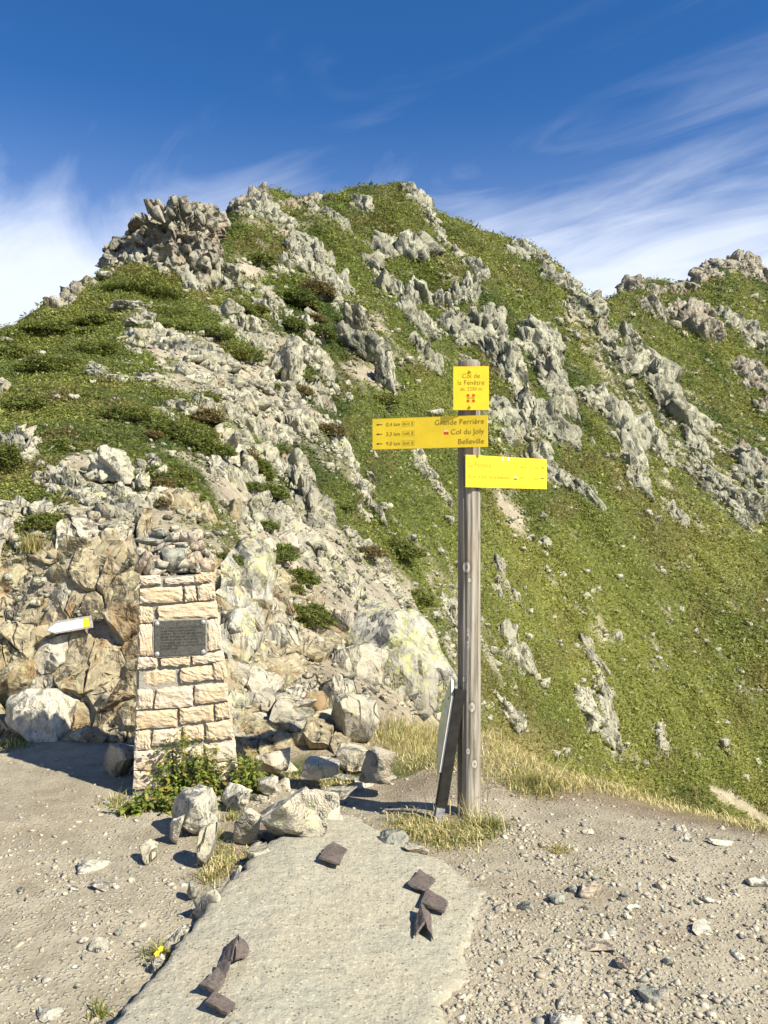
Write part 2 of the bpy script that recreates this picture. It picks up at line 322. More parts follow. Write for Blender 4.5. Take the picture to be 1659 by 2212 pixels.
M['panel_face'] = (lambda: (lambda t: t.out(t.mix(t.ramp(t.noise(t.pos((0.4, 0.4, 1.0), obj=True), 9, 3, 0.5), 0.35, 0.65), (0.36, 0.43, 0.22), (0.50, 0.53, 0.38)), None, 0.3))(NT('info_panel')))()
def sand_mat():
    t = NT('sandstone'); p = t.pos(); n1 = t.noise(p, 9, 5, 0.6); n2 = t.noise(t.pos((1, 1, 1.6)), 34, 6, 0.7, 0.6); n3 = t.noise(p, 150, 3, 0.6)
    r = t.oi.outputs['Random']
    c = t.mix(r, (0.61, 0.49, 0.335), (0.63, 0.54, 0.43)); c = t.mix(t.math('MULTIPLY', t.ramp(n1, 0.42, 0.72), 0.6), c, (0.62, 0.46, 0.25)); c = t.mix(t.math('MULTIPLY', t.ramp(n2, 0.56, 0.75), 0.4), c, (0.42, 0.29, 0.16))
    c = t.mix(1.0, c, t.mix(t.ramp(n3, 0.3, 0.7), (0.9, 0.9, 0.9), (1.08, 1.08, 1.08)), 'MULTIPLY')
    h = t.math('ADD', t.math('MULTIPLY', n2, 0.8), t.math('MULTIPLY', n1, 0.8)); return t.out(c, t.bump(h, 0.019, 1.0), 0.92)
M['sandstone'] = sand_mat()
M['mortar'] = (lambda t: t.out(t.mix(t.ramp(t.noise(t.pos(), 30, 5, 0.7), 0.3, 0.7), (0.25, 0.24, 0.205), (0.36, 0.345, 0.30)), t.bump(t.noise(t.pos(), 60, 5, 0.7), 0.01, 1.0), 0.95))(NT('mortar'))
def rust_mat():
    t = NT('brown_scrap'); p = t.pos(obj=True); n = t.noise(p, 90, 5, 0.7); n2 = t.noise(p, 14, 4, 0.6)
    c = t.mix(t.ramp(n, 0.3, 0.7), (0.06, 0.05, 0.045), (0.15, 0.128, 0.113)); c = t.mix(t.math('MULTIPLY', t.ramp(n2, 0.5, 0.7), 0.6), c, (0.19, 0.14, 0.12)); return t.out(c, t.bump(n, 0.002, 1.0), 0.6)
M['scrap'] = rust_mat()
M['flower'] = flat_mat('flower_yellow', (0.8, 0.6, 0.02), 0.6)

# ------------------------------------------------------------------ terrain heights
def gz(d): return CY + F * CZ / d                          # picture row of flat ground at distance d
KEYS = {   # column: rows (distance, picture row) for plateau edge .. crest
 -1500: [(5.6, 1615), (6.0, 1480), (6.8, 1230), (9, 1090), (12, 1000), (16, 930), (21, 880), (27, 850)],
 -400: [(6.0, 1582), (6.25, 1460), (6.8, 1190), (8.2, 1050), (11, 940), (15, 865), (20, 800), (26, 765)],
 0:    [(5.95, 1587), (6.15, 1445), (6.65, 1170), (8, 1030), (11, 910), (15, 835), (21, 765), (28, 718)],
 150:  [(5.85, 1592), (6.05, 1435), (6.6, 1160), (7.7, 1050), (11, 910), (16, 815), (25, 720), (36, 648)],
 300:  [(5.75, 1600), (6.0, 1440), (6.55, 1190), (7.6, 1085), (11, 930), (17, 800), (28, 690), (46, 590)],
 400:  [(5.55, 1618), (5.9, 1470), (6.65, 1210), (8, 1105), (12, 945), (19, 795), (33, 665), (58, 550)],
 480:  [(5.3, 1655), (5.9, 1510), (7, 1240), (8.5, 1130), (13, 960), (22, 795), (40, 640), (75, 492)],
 600:  [(5.2, 1680), (6.2, 1540), (7.6, 1340), (10, 1180), (16, 1000), (28, 800), (52, 620), (90, 437)],
 750:  [(5.1, 1700), (6.2, 1570), (7.8, 1420), (11, 1250), (18, 1060), (32, 840), (60, 630), (102, 420)],
 870:  [(5.2, 1690), (6.3, 1600), (9, 1440), (15, 1255), (24, 1080), (39, 870), (66, 640), (112, 405)],
 960:  [(5.6, 1650), (7.5, 1620), (13, 1450), (20, 1290), (29, 1110), (44, 890), (70, 670), (108, 476)],
 1050: [(5.9, 1595), (9, 1720), (17, 1560), (25, 1340), (35, 1150), (50, 930), (72, 720), (108, 506)],
 1200: [(5.4, 1680), (12, 1900), (25, 1650), (32, 1430), (42, 1210), (56, 990), (78, 800), (120, 592)],
 1300: [(5.2, 1705), (13, 1950), (30, 1700), (36, 1470), (46, 1240), (60, 1030), (82, 840), (128, 657)],
 1450: [(5.0, 1745), (14, 2000), (34, 1740), (41, 1510), (53, 1280), (72, 1080), (110, 870), (195, 630)],
 1659: [(4.75, 1790), (16, 2050), (38, 1790), (47, 1550), (61, 1320), (85, 1120), (130, 900), (240, 610)],
 2300: [(4.5, 1850), (16, 2100), (42, 1900), (54, 1640), (70, 1380), (98, 1170), (150, 960), (270, 640)],
 3600: [(4.2, 1900), (16, 2150), (44, 2000), (60, 1700), (80, 1430), (115, 1200), (170, 1000), (290, 700)],
}
SKY = [(-1500, 850), (-400, 765), (0, 718), (60, 692), (110, 664), (165, 645), (200, 620), (260, 600), (340, 585), (420, 545), (465, 520), (488, 496), (520, 458), (550, 441), (580, 433), (610, 440), (640, 447), (660, 449), (690, 434), (730, 427), (780, 414), (830, 407), (870, 406), (905, 427), (930, 458), (945, 472), (1000, 487), (1050, 507), (1100, 527), (1150, 552), (1180, 574), (1210, 603), (1240, 637), (1280, 657), (1300, 657), (1330, 645), (1380, 630), (1440, 633), (1490, 630), (1530, 608), (1570, 590), (1610, 590), (1659, 615), (1800, 640), (2300, 640), (3600, 700)]
kx = np.array(sorted(KEYS)); KD = np.array([[k[0] for k in KEYS[x]] for x in kx]); KP = np.array([[k[1] for k in KEYS[x]] for x in kx], float)
cols = np.concatenate([np.linspace(-1500, -330, 40)[:-1], np.arange(-330, 1990, 4.0), np.linspace(1990, 3600, 50)])
nseg = [10, 50, 40, 24, 46, 46, 56, 60, 60, 52, 52, 12, 10]           # rows per span between keys
NC = len(cols)
cd = np.stack([np.interp(cols, kx, KD[:, i]) for i in range(8)], 1); cp = np.stack([np.interp(cols, kx, KP[:, i]) for i in range(8)], 1)
cp[:, 7] = np.interp(cols, [s[0] for s in SKY], [s[1] for s in SKY])
def smooth_cols(a, w):
    k = np.ones(w) / w; pad = np.pad(a, ((w, w), (0, 0)), 'edge'); return np.stack([np.convolve(pad[:, i], k, 'same')[w:-w] for i in range(a.shape[1])], 1)
cd = smooth_cols(cd, 15); cp[:, :7] = smooth_cols(cp[:, :7], 15)
c0 = np.ones(NC)
kd = np.concatenate([np.stack([0.85 * c0, 2.45 * c0, 4.0 * c0], 1), cd, (cd[:, 7] * 1.10)[:, None], (cd[:, 7] * 1.6)[:, None], (cd[:, 7] * 4)[:, None]], 1)
kp = np.concatenate([gz(kd[:, :3]), cp, (cp[:, 7] + 45)[:, None], (cp[:, 7] + 330)[:, None], (cp[:, 7] + 620)[:, None]], 1)
kz = CZ + (CY - kp) / F * kd
rows_d, rows_z, rows_k = [], [], []
for j in range(13):
    n = nseg[j]
    for q in range(n + (1 if j == 12 else 0)):
        t = q / n
        d = np.exp(np.log(kd[:, j]) * (1 - t) + np.log(kd[:, j + 1]) * t)
        # height: monotone cubic along distance
        h = kd[:, j + 1] - kd[:, j]; s = (kz[:, j + 1] - kz[:, j]) / h
        sp_ = (kz[:, j] - kz[:, j - 1]) / (kd[:, j] - kd[:, j - 1]) if j > 0 else s
        sn_ = (kz[:, j + 2] - kz[:, j + 1]) / (kd[:, j + 2] - kd[:, j + 1]) if j < 12 else s
        m0 = np.where(sp_ * s > 0, 2 * sp_ * s / (sp_ + s + 1e-9), 0); m1 = np.where(sn_ * s > 0, 2 * sn_ * s / (sn_ + s + 1e-9), 0)
        tt = (d - kd[:, j]) / h
        z = (2 * tt**3 - 3 * tt**2 + 1) * kz[:, j] + (tt**3 - 2 * tt**2 + tt) * h * m0 + (-2 * tt**3 + 3 * tt**2) * kz[:, j + 1] + (tt**3 - tt**2) * h * m1
        rows_d.append(d); rows_z.append(z); rows_k.append(np.full(NC, j + t))
TD = np.stack(rows_d, 1); TZ = np.stack(rows_z, 1); TK = np.stack(rows_k, 1); NR = TD.shape[1]
TX = (cols[:, None] - CX) / F * TD
def kblend(lo, hi): return np.clip((TK - lo) / (hi - lo), 0, 1)
def terrain_noise():
    global TZ
    P = np.stack([TX.ravel(), TD.ravel(), TZ.ravel()], 1)
    # ribs running down and to the right across the slope
    a = R(-62); u = P[:, 0] * math.cos(a) + P[:, 1] * math.sin(a); v = -P[:, 0] * math.sin(a) + P[:, 1] * math.cos(a)
    Q = np.stack([u * 0.35, v, 0 * u], 1)
    ribs = fbm(Q / 9.0, 11, 4, 0.55).reshape(TD.shape); bl = fbm(P / 5.0, 21, 3).reshape(TD.shape); mo = fbm(P / 1.5, 31, 3).reshape(TD.shape); sm = fbm(P / 0.35, 41, 3).reshape(TD.shape)
    far = np.clip((TD - 9) / 30, 0, 1) * kblend(4.6, 5.6); TZ += far * (1.5 * ribs + 0.7 * bl)
    hill = kblend(4.7, 5.6); TZ += hill * np.clip(TD / 16, 0.25, 1) * 0.30 * np.abs(mo) + hill * 0.06 * sm
    face = kblend(3.0, 3.4) * (1 - kblend(4.6, 5.4)); TZ += face * 0.06 * mo
    near = 1 - kblend(3.0, 3.6); TZ += near * (0.022 * bl + 0.018 * mo + 0.010 * sm) * np.clip((TD - 1.2) / 1.5, 0, 1)
terrain_noise()
TP = CY - (TZ - CZ) / TD * F                                # picture row of every terrain point
KROW = np.minimum.accumulate(TP, 1)
def hit(px, py, kmin=0.0):
    """point of the terrain seen at a place of the frame -> (point, distance, key)"""
    c = int(np.clip(np.searchsorted(cols, px), 1, NC - 1)); c = c if abs(cols[c] - px) < abs(cols[c - 1] - px) else c - 1
    lo = int(np.searchsorted(TK[c], kmin)); row = np.minimum.accumulate(TP[c, lo:]); r = int(np.searchsorted(-row, -py)); r = min(r + lo, NR - 1)
    if r > lo and TP[c, r - 1] > TP[c, r]:
        t = (TP[c, r - 1] - py) / (TP[c, r - 1] - TP[c, r]); t = min(max(t, 0), 1); d = TD[c, r - 1] * (1 - t) + TD[c, r] * t
    else: d = TD[c, r]
    return WP(px, py, d), d, TK[c, r]
def height_at(x, y):
    px = CX + x / y * F; c = int(np.clip(np.searchsorted(cols, px), 0, NC - 1)); return float(np.interp(y, TD[c], TZ[c]))
def hits(px, py):
    """vectorised: arrays of frame positions -> world points, distances, keys"""
    ci = np.clip(np.round(np.interp(px, cols, np.arange(NC))).astype(int), 0, NC - 1); d = np.empty(len(px)); kk = np.empty(len(px))
    for c in np.unique(ci):
        sel = ci == c; r = np.searchsorted(-KROW[c], -py[sel]); r = np.clip(r, 1, NR - 1)
        t = np.clip((TP[c, r - 1] - py[sel]) / np.maximum(TP[c, r - 1] - TP[c, r], 1e-6), 0, 1); d[sel] = TD[c, r - 1] * (1 - t) + TD[c, r] * t; kk[sel] = TK[c, r]
    return np.stack([(px - CX) / F * d, d, CZ + (CY - py) / F * d], 1), d, kk

# ground cover: where rock debris, bare soil or dry grass replace the green
def blobs(px, py, lst):
    out = np.zeros_like(px, float)
    for cx, cy, rx, ry, ang, w in lst:
        a = R(ang); dx, dy = px - cx, py - cy; u = (dx * math.cos(a) + dy * math.sin(a)) / rx; v = (-dx * math.sin(a) + dy * math.cos(a)) / ry
        out += w * np.exp(-(u * u + v * v))
    return out
BARE_ = [(390, 755, 110, 40, 15, .75), (330, 825, 150, 28, 0, .45), (480, 830, 110, 60, 20, .55), (600, 800, 70, 90, 0, .5), (560, 900, 110, 60, 10, .35), (680, 930, 70, 120, -20, .4),
        (190, 1050, 40, 80, -25, .8), (300, 1110, 70, 40, 10, .7), (240, 900, 120, 25, 0, .3), (520, 1060, 70, 90, 0, .35), (640, 1150, 90, 110, -30, .5), (780, 1230, 60, 90, -40, .6), (850, 1300, 50, 60, -40, .6), (300, 1350, 340, 240, 0, .9), (700, 1480, 240, 190, 0, .9),
        (560, 560, 30, 80, 10, .35), (650, 560, 40, 90, 0, .3), (620, 480, 80, 30, 0, .3), (800, 760, 60, 110, -20, .4), (1010, 700, 120, 60, 30, .15), (1130, 900, 90, 180, -25, .3), (1240, 690, 30, 60, -35, .4),
        (1400, 900, 60, 220, -35, .3), (1560, 1000, 60, 160, -35, .3), (1600, 1740, 90, 12, 28, .9), (1480, 1400, 60, 20, 35, .25), (1110, 1120, 25, 90, -35, .45), (960, 1060, 18, 60, -35, .5), (1270, 1330, 30, 70, -40, .3), (500, 600, 40, 40, 0, .3), (1420, 640, 60, 12, 0, .25)]
BARE = [(x, y, a, b, g, w * (.85 if w < .8 else 1)) for x, y, a, b, g, w in BARE_]
GRASSY = [(1300, 1330, 300, 200, 30, .9), (1050, 1250, 120, 160, 30, .4), (1500, 1600, 280, 130, 30, .7), (950, 850, 60, 90, -30, .5), (1180, 640, 60, 140, -40, .5), (1580, 1200, 160, 80, 30, .5), (1600, 800, 60, 60, 0, .6), (1560, 700, 60, 60, 0, .4)]
def veg_amount(px, py, P):
    n = fbm(P / 2.2, 51, 4, 0.6) * 0.55; g = np.clip((P[:, 1] - 5) / 20, 0.5, 1.6)
    n2 = fbm(P / (0.5 * g[:, None]), 61, 2) * 0.15
    return np.clip(0.80 - blobs(px, py, BARE) + n + n2, 0, 1)

def build_terrain():
    px = np.repeat(cols[:, None], NR, 1).ravel(); py = TP.ravel(); P = np.stack([TX.ravel(), TD.ravel(), TZ.ravel()], 1); K = TK.ravel()
    veg = veg_amount(px, py, P); gr = np.clip(blobs(px, py, GRASSY), 0, 1)
    n1 = fbm(P / 1.1, 71, 3) * 0.5 + 0.5; n2 = fbm(P / 6, 81, 3) * 0.5 + 0.5
    dirt = np.array([0.27, 0.215, 0.15]) * (0.75 + 0.5 * n1[:, None]) ; deb = np.array([0.36, 0.335, 0.26]) * (0.7 + 0.6 * n1[:, None])
    bare = dirt * (1 - n2[:, None]) + deb * n2[:, None]
    green = np.array([0.055, 0.068, 0.016]) * (1 - gr[:, None]) + np.array([0.13, 0.14, 0.035]) * gr[:, None]; green = green * (0.6 + 0.8 * n1[:, None])
    w = np.clip((veg - 0.35) / 0.25, 0, 1)[:, None]; col = bare * (1 - w) + green * w
    # plateau
    gcol = np.array([0.345, 0.308, 0.232]) * (0.9 + 0.2 * fbm(P / 0.5, 91, 3))[:, None]
    soil = np.clip(blobs(px, py, [(1430, 1745, 250, 26, 12, 1.0), (1190, 1700, 70, 30, 0, .8), (1420, 2040, 70, 50, 0, .6), (1130, 1965, 60, 40, 0, .4), (1100, 2090, 120, 40, 0, .35), (1330, 1930, 60, 30, 0, .4), (1520, 2010, 80, 30, 0, .4), (900, 1690, 120, 40, 0, .5), (560, 1800, 60, 60, -45, .7)]) + 0.35 * fbm(P / 0.6, 95, 3), 0, 1)[:, None]
    gcol = gcol * (1 - soil) + np.array([0.20, 0.15, 0.105]) * soil
    e = np.clip((K - 3.0) / 0.12, 0, 1)[:, None] * np.ones_like(gcol)
    idx = np.arange(NC * NR).reshape(NC, NR); out = []
    split = int(np.searchsorted(TK[0], 3.10))
    full = np.where(e > 0.5, col, gcol)
    drygr = np.clip(blobs(px, py, [(1120, 1620, 130, 50, 20, 1.2), (1400, 1712, 220, 26, 14, 1.2), (880, 1610, 90, 40, 0, .9), (970, 1800, 110, 35, 0, 1.0)]), 0, 1)[:, None]
    full = full * (1 - drygr) + np.array([0.25, 0.205, 0.085]) * drygr
    for name, r0, r1, mt in (('gravel_ground', 0, split, M['gravel']), ('hillside', split, NR - 1, M['hill'])):
        sub = idx[:, r0:r1 + 1]; a, b, c, d = sub[:-1, :-1], sub[1:, :-1], sub[1:, 1:], sub[:-1, 1:]
        f = np.stack([a.ravel(), b.ravel(), c.ravel(), d.ravel()], 1); lo = np.unique(f); remap = np.zeros(NC * NR, int); remap[lo] = np.arange(len(lo))
        me = mesh_np(name, P[lo], remap[f], mt, True, full[lo]); o = add(name, me); tag(o, kind='structure'); out.append(o)
    return out
GROUND, HILL = build_terrain()
# the saddle behind the viewer and the lower country all round, below everything in view
gb = mesh_np('ground', [(-14, -30, -0.02), (14, -30, -0.02), (14, 1.0, -0.02), (-14, 1.0, -0.02)], [(0, 1, 2, 3)], M['gravel'], False, np.tile([[0.32, 0.28, 0.21]], (4, 1)))
tag(add('saddle_ground', gb), kind='structure')
vb = mesh_np('valley', [(-4000, -4000, -260), (4000, -4000, -260), (4000, 4000, -260), (-4000, 4000, -260)], [(0, 1, 2, 3)], M['hill'], False, np.tile([[0.07, 0.085, 0.03]], (4, 1)))
tag(add('valley_terrain', vb), kind='structure')

# ------------------------------------------------------------------ rocks
def ico(sub):
    bm = bmesh.new(); bmesh.ops.create_icosphere(bm, subdivisions=sub, radius=1.0); bm.verts.ensure_lookup_table()
    v = np.array([x.co[:] for x in bm.verts]); f = np.array([[q.index for q in x.verts] for x in bm.faces]); bm.free(); return v, f
ICO = {k: ico(k) for k in (1, 2, 3, 4)}
def rock_verts(sub, seed, npl=16, rough=0.03, lo=0.55):
    r_ = np.random.default_rng(seed); v, f = ICO[sub]; n = r_.normal(size=(npl, 3)); n /= np.linalg.norm(n, axis=1)[:, None]
    d = r_.uniform(lo, 1.0, npl); dots = v @ n.T; rad = np.where(dots > 0.02, d / np.maximum(dots, 0.02), 9).min(1); rad = np.minimum(rad, 1.25)
    p = v * rad[:, None]; mn, mx = p.min(0), p.max(0); p = (p - (mn + mx) / 2) / (mx - mn); return p, f
def poly_rock(seed, cuts=1, ncut=9, rough=0.02, deep=0.30):
    """an angular block: planes of a skewed box plus random cuts, then subdivided and roughened"""
    r_ = np.random.default_rng(seed); n = np.concatenate([np.eye(3), -np.eye(3)]) + r_.normal(size=(6, 3)) * 0.22
    n = np.concatenate([n, r_.normal(size=(ncut, 3))]); n /= np.linalg.norm(n, axis=1)[:, None]
    d = np.concatenate([np.full(6, 0.5), r_.uniform(deep, 0.62, ncut)])
    tri = np.array([(i, j, k) for i in range(len(n)) for j in range(i) for k in range(j)]); A = n[tri]; det = np.linalg.det(A); ok = np.abs(det) > 0.05
    X = np.linalg.solve(A[ok], d[tri[ok]][..., None])[..., 0]; X = X[((X @ n.T) <= d + 1e-6).all(1)]
    bm = bmesh.new()
    for q in X: bm.verts.new(q)
    bmesh.ops.remove_doubles(bm, verts=bm.verts[:], dist=0.03); bmesh.ops.convex_hull(bm, input=bm.verts[:])
    for v in [v for v in bm.verts if not v.link_faces]: bm.verts.remove(v)
    bmesh.ops.dissolve_limit(bm, angle_limit=0.03, verts=bm.verts[:], edges=bm.edges[:]); bmesh.ops.triangulate(bm, faces=bm.faces[:])
    if cuts:
        lg = [e for e in bm.edges if e.calc_length() > 0.18]; bmesh.ops.subdivide_edges(bm, edges=lg, cuts=cuts, use_grid_fill=True)
        bmesh.ops.triangulate(bm, faces=bm.faces[:])
    bm.normal_update(); bm.verts.ensure_lookup_table()
    co = np.array([v.co[:] for v in bm.verts]); nr = np.array([v.normal[:] for v in bm.verts]); f = np.array([[v.index for v in q.verts] for q in bm.faces]); bm.free()
    if rough:
        q = fbm(co * np.array([2.2, 2.2, 3.2]) + seed * 1.7, seed, 4, 0.6); st = fbm(co * np.array([2.0, 2.0, 6.0]) + seed, seed + 5, 2)
        co = co + nr * (rough * (0.8 * q + 1.0 * np.round(st * 2.5) / 2.5))[:, None]
    mn, mx = co.min(0), co.max(0); co = (co - (mn + mx) / 2) / (mx - mn); return co, f
def crag_rock(seed, m=6, cuts=1):
    """several slabs grown together with a common dip"""
    r_ = np.random.default_rng(seed); C, Fc, off = [], [], 0
    for k in range(m):
        co, f = poly_rock(seed * 31 + k, cuts if k < m // 2 else 0, 7, 0.03); sc = np.array([r_.uniform(.22, .55), r_.uniform(.4, .8), r_.uniform(.45, 1.0)])
        if k == 0: sc = np.array([.75, .8, .9])
        a, b = r_.normal(0, .16), r_.normal(0, .35); co = co * sc
        co = np.stack([co[:, 0] * math.cos(a) + co[:, 2] * math.sin(a), co[:, 1], -co[:, 0] * math.sin(a) + co[:, 2] * math.cos(a)], 1)
        co = np.stack([co[:, 0] * math.cos(b) - co[:, 1] * math.sin(b), co[:, 0] * math.sin(b) + co[:, 1] * math.cos(b), co[:, 2]], 1)
        if k: co = co + np.array([r_.uniform(-.42, .42), r_.uniform(-.30, .05), r_.uniform(-.32, .28)])
        C.append(co); Fc.append(f + off); off += len(co)
    co = np.concatenate(C); f = np.concatenate(Fc); mn, mx = co.min(0), co.max(0); return (co - (mn + mx) / 2) / (mx - mn), f
def nearest2(P, Sd):
    d = ((P[:, None, :] - Sd[None]) ** 2).sum(2); o = np.argpartition(d, 1, axis=1)[:, :2]; a_ = np.take_along_axis(d, o, 1); sw = a_[:, 0] > a_[:, 1]
    i1 = np.where(sw, o[:, 1], o[:, 0]); return i1, np.sqrt(a_.min(1)), np.sqrt(a_.max(1))
def fractured(P, nrm, seed, ns, metric, amp, tilt, gap):
    """break a surface into joint-bounded blocks: every cell steps in or out and tilts"""
    r_ = np.random.default_rng(seed); Q = P * metric; sd = Q[r_.integers(len(Q), size=ns)] + r_.normal(size=(ns, 3)) * .02; w = Q + .05 * np.stack([fbm(Q * 4 + 9 * k, seed + k, 2) for k in range(3)], 1)
    i1, d1, d2 = nearest2(w, sd); off = r_.normal(0, amp, ns); tl = r_.normal(0, tilt, (ns, 3)); disp = off[i1] + ((w - sd[i1]) * tl[i1]).sum(1) - gap * np.exp(-((d2 - d1) / .035) ** 2); return P + nrm * disp[:, None]
def frac_rock(seed, sub=4, ns=30, amp=.07, tilt=.5):
    r_ = np.random.default_rng(seed); v, f = ICO[sub]; e = 5.0; p = v / ((np.abs(v) ** e).sum(1) ** (1 / e))[:, None] * .5
    n = r_.normal(size=(5, 3)); n /= np.linalg.norm(n, axis=1)[:, None]; n[:, 1] = -np.abs(n[:, 1]) * .6
    for k in range(5):
        d_ = r_.uniform(.38, .52); dt = p @ n[k]; p = p - np.maximum(dt - d_, 0)[:, None] * n[k] * .95
    sk = r_.normal(0, .25); p[:, 0] *= 1 - .55 * np.clip(p[:, 2] + .1, 0, 1) * r_.uniform(.4, 1.2); p[:, 0] += sk * p[:, 2]
    p = fractured(p, v, seed, ns, np.array([1.0, 1.0, .55]), amp, tilt, .05); p = fractured(p, v, seed + 1, ns * 4, np.array([1.0, 1.0, .6]), amp * .35, tilt * .6, .015)
    mn, mx = p.min(0), p.max(0); return (p - (mn + mx) / 2) / (mx - mn), f
LIB = {}
def lib(kind, mat, i):
    key = (kind, mat, i)
    if key not in LIB:
        if kind == 'hull': p, f = poly_rock(100 + i * 7, 0, 8, 0.0)
        elif kind == 'small': p, f = poly_rock(300 + i * 13, 1, 9, 0.03)
        elif kind == 'mid': p, f = frac_rock(500 + i * 17, 4, 14 + i % 5 * 5)
        else: p, f = poly_rock(700 + i * 11, 4, 12, 0.05)
        LIB[key] = mesh_np('rock', p, f, M[mat], False)
    return LIB[key]
def place_rock(name, px, py, w, h, mat, roll=0.0, thick=1.0, parent=None, kind=None, i=None, yaw=None, sink=0.38, tilt=0.0, d=None, dd=0.0, kmin=0.0):
    """a rock whose middle is seen at px,py of the frame, w x h frame units large, resting on the terrain there"""
    if d is None: _, d, _ = hit(px, py + h * (0.5 - sink), kmin)
    d = d + dd; s = d / F
    if i is None: i = random.randrange(12)
    if kind is None: kind = 'hull' if max(w, h) < 22 else ('small' if max(w, h) < 42 or mat in ('rock_near', 'rock_wall') else 'mid')
    o = bpy.data.objects.new(name, lib(kind, mat, i)); link(o)
    o.location = WP(px, py, d); o.scale = (w * s, max(0.02, thick * 0.5 * (w + h) * s), h * s)
    o.rotation_euler = (R(tilt), R(roll), R(random.uniform(-25, 25) if yaw is None else yaw))
    if parent is not None: o.parent = parent; o.matrix_parent_inverse = Matrix.Translation(-Vector(parent.location))
    return o

# outcrops: bands of bedrock standing out of the slope; each one a thing, its rocks the parts
def outcrop(name, label, cat, line, width, n, size, aspect, roll, mat, group=None, rs=10, big=0.25, thick=0.9):
    pts = [Vector(p) for p in line]; seg = [(pts[i + 1] - pts[i]).length for i in range(len(pts) - 1)]; tot = sum(seg)
    base, _, _ = hit(*pts[len(pts) // 2]); e = empty(name, base); tag(e, label, cat, group)
    n = int(n * (1.0 if mat in ('rock_far', 'rock_tower') else .68)); nc = max(3, n // 3)
    for q in range(n + nc):
        core = q < nc; t = ((q + random.random()) / nc if core else random.random()) * tot; k = 0
        while k < len(seg) - 1 and t > seg[k]: t -= seg[k]; k += 1
        p = pts[k].lerp(pts[k + 1], min(1, t / seg[k])); wq = width * (.25 if core else 1); x = p.x + random.gauss(0, wq * 0.5); y = p.y + random.gauss(0, wq * 0.35)
        s = size * (random.uniform(1.1, 2.6) if core else random.lognormvariate(math.log(.5), .5)); a = aspect * random.uniform(0.6, 1.15)
        place_rock('rock', x, y, s / math.sqrt(a), s * math.sqrt(a), mat, roll + random.gauss(0, rs), thick * random.uniform(0.6, 1.1), e, tilt=random.uniform(-14, 14), sink=.64 if core else .5)
    return e
far = 'rock_far'
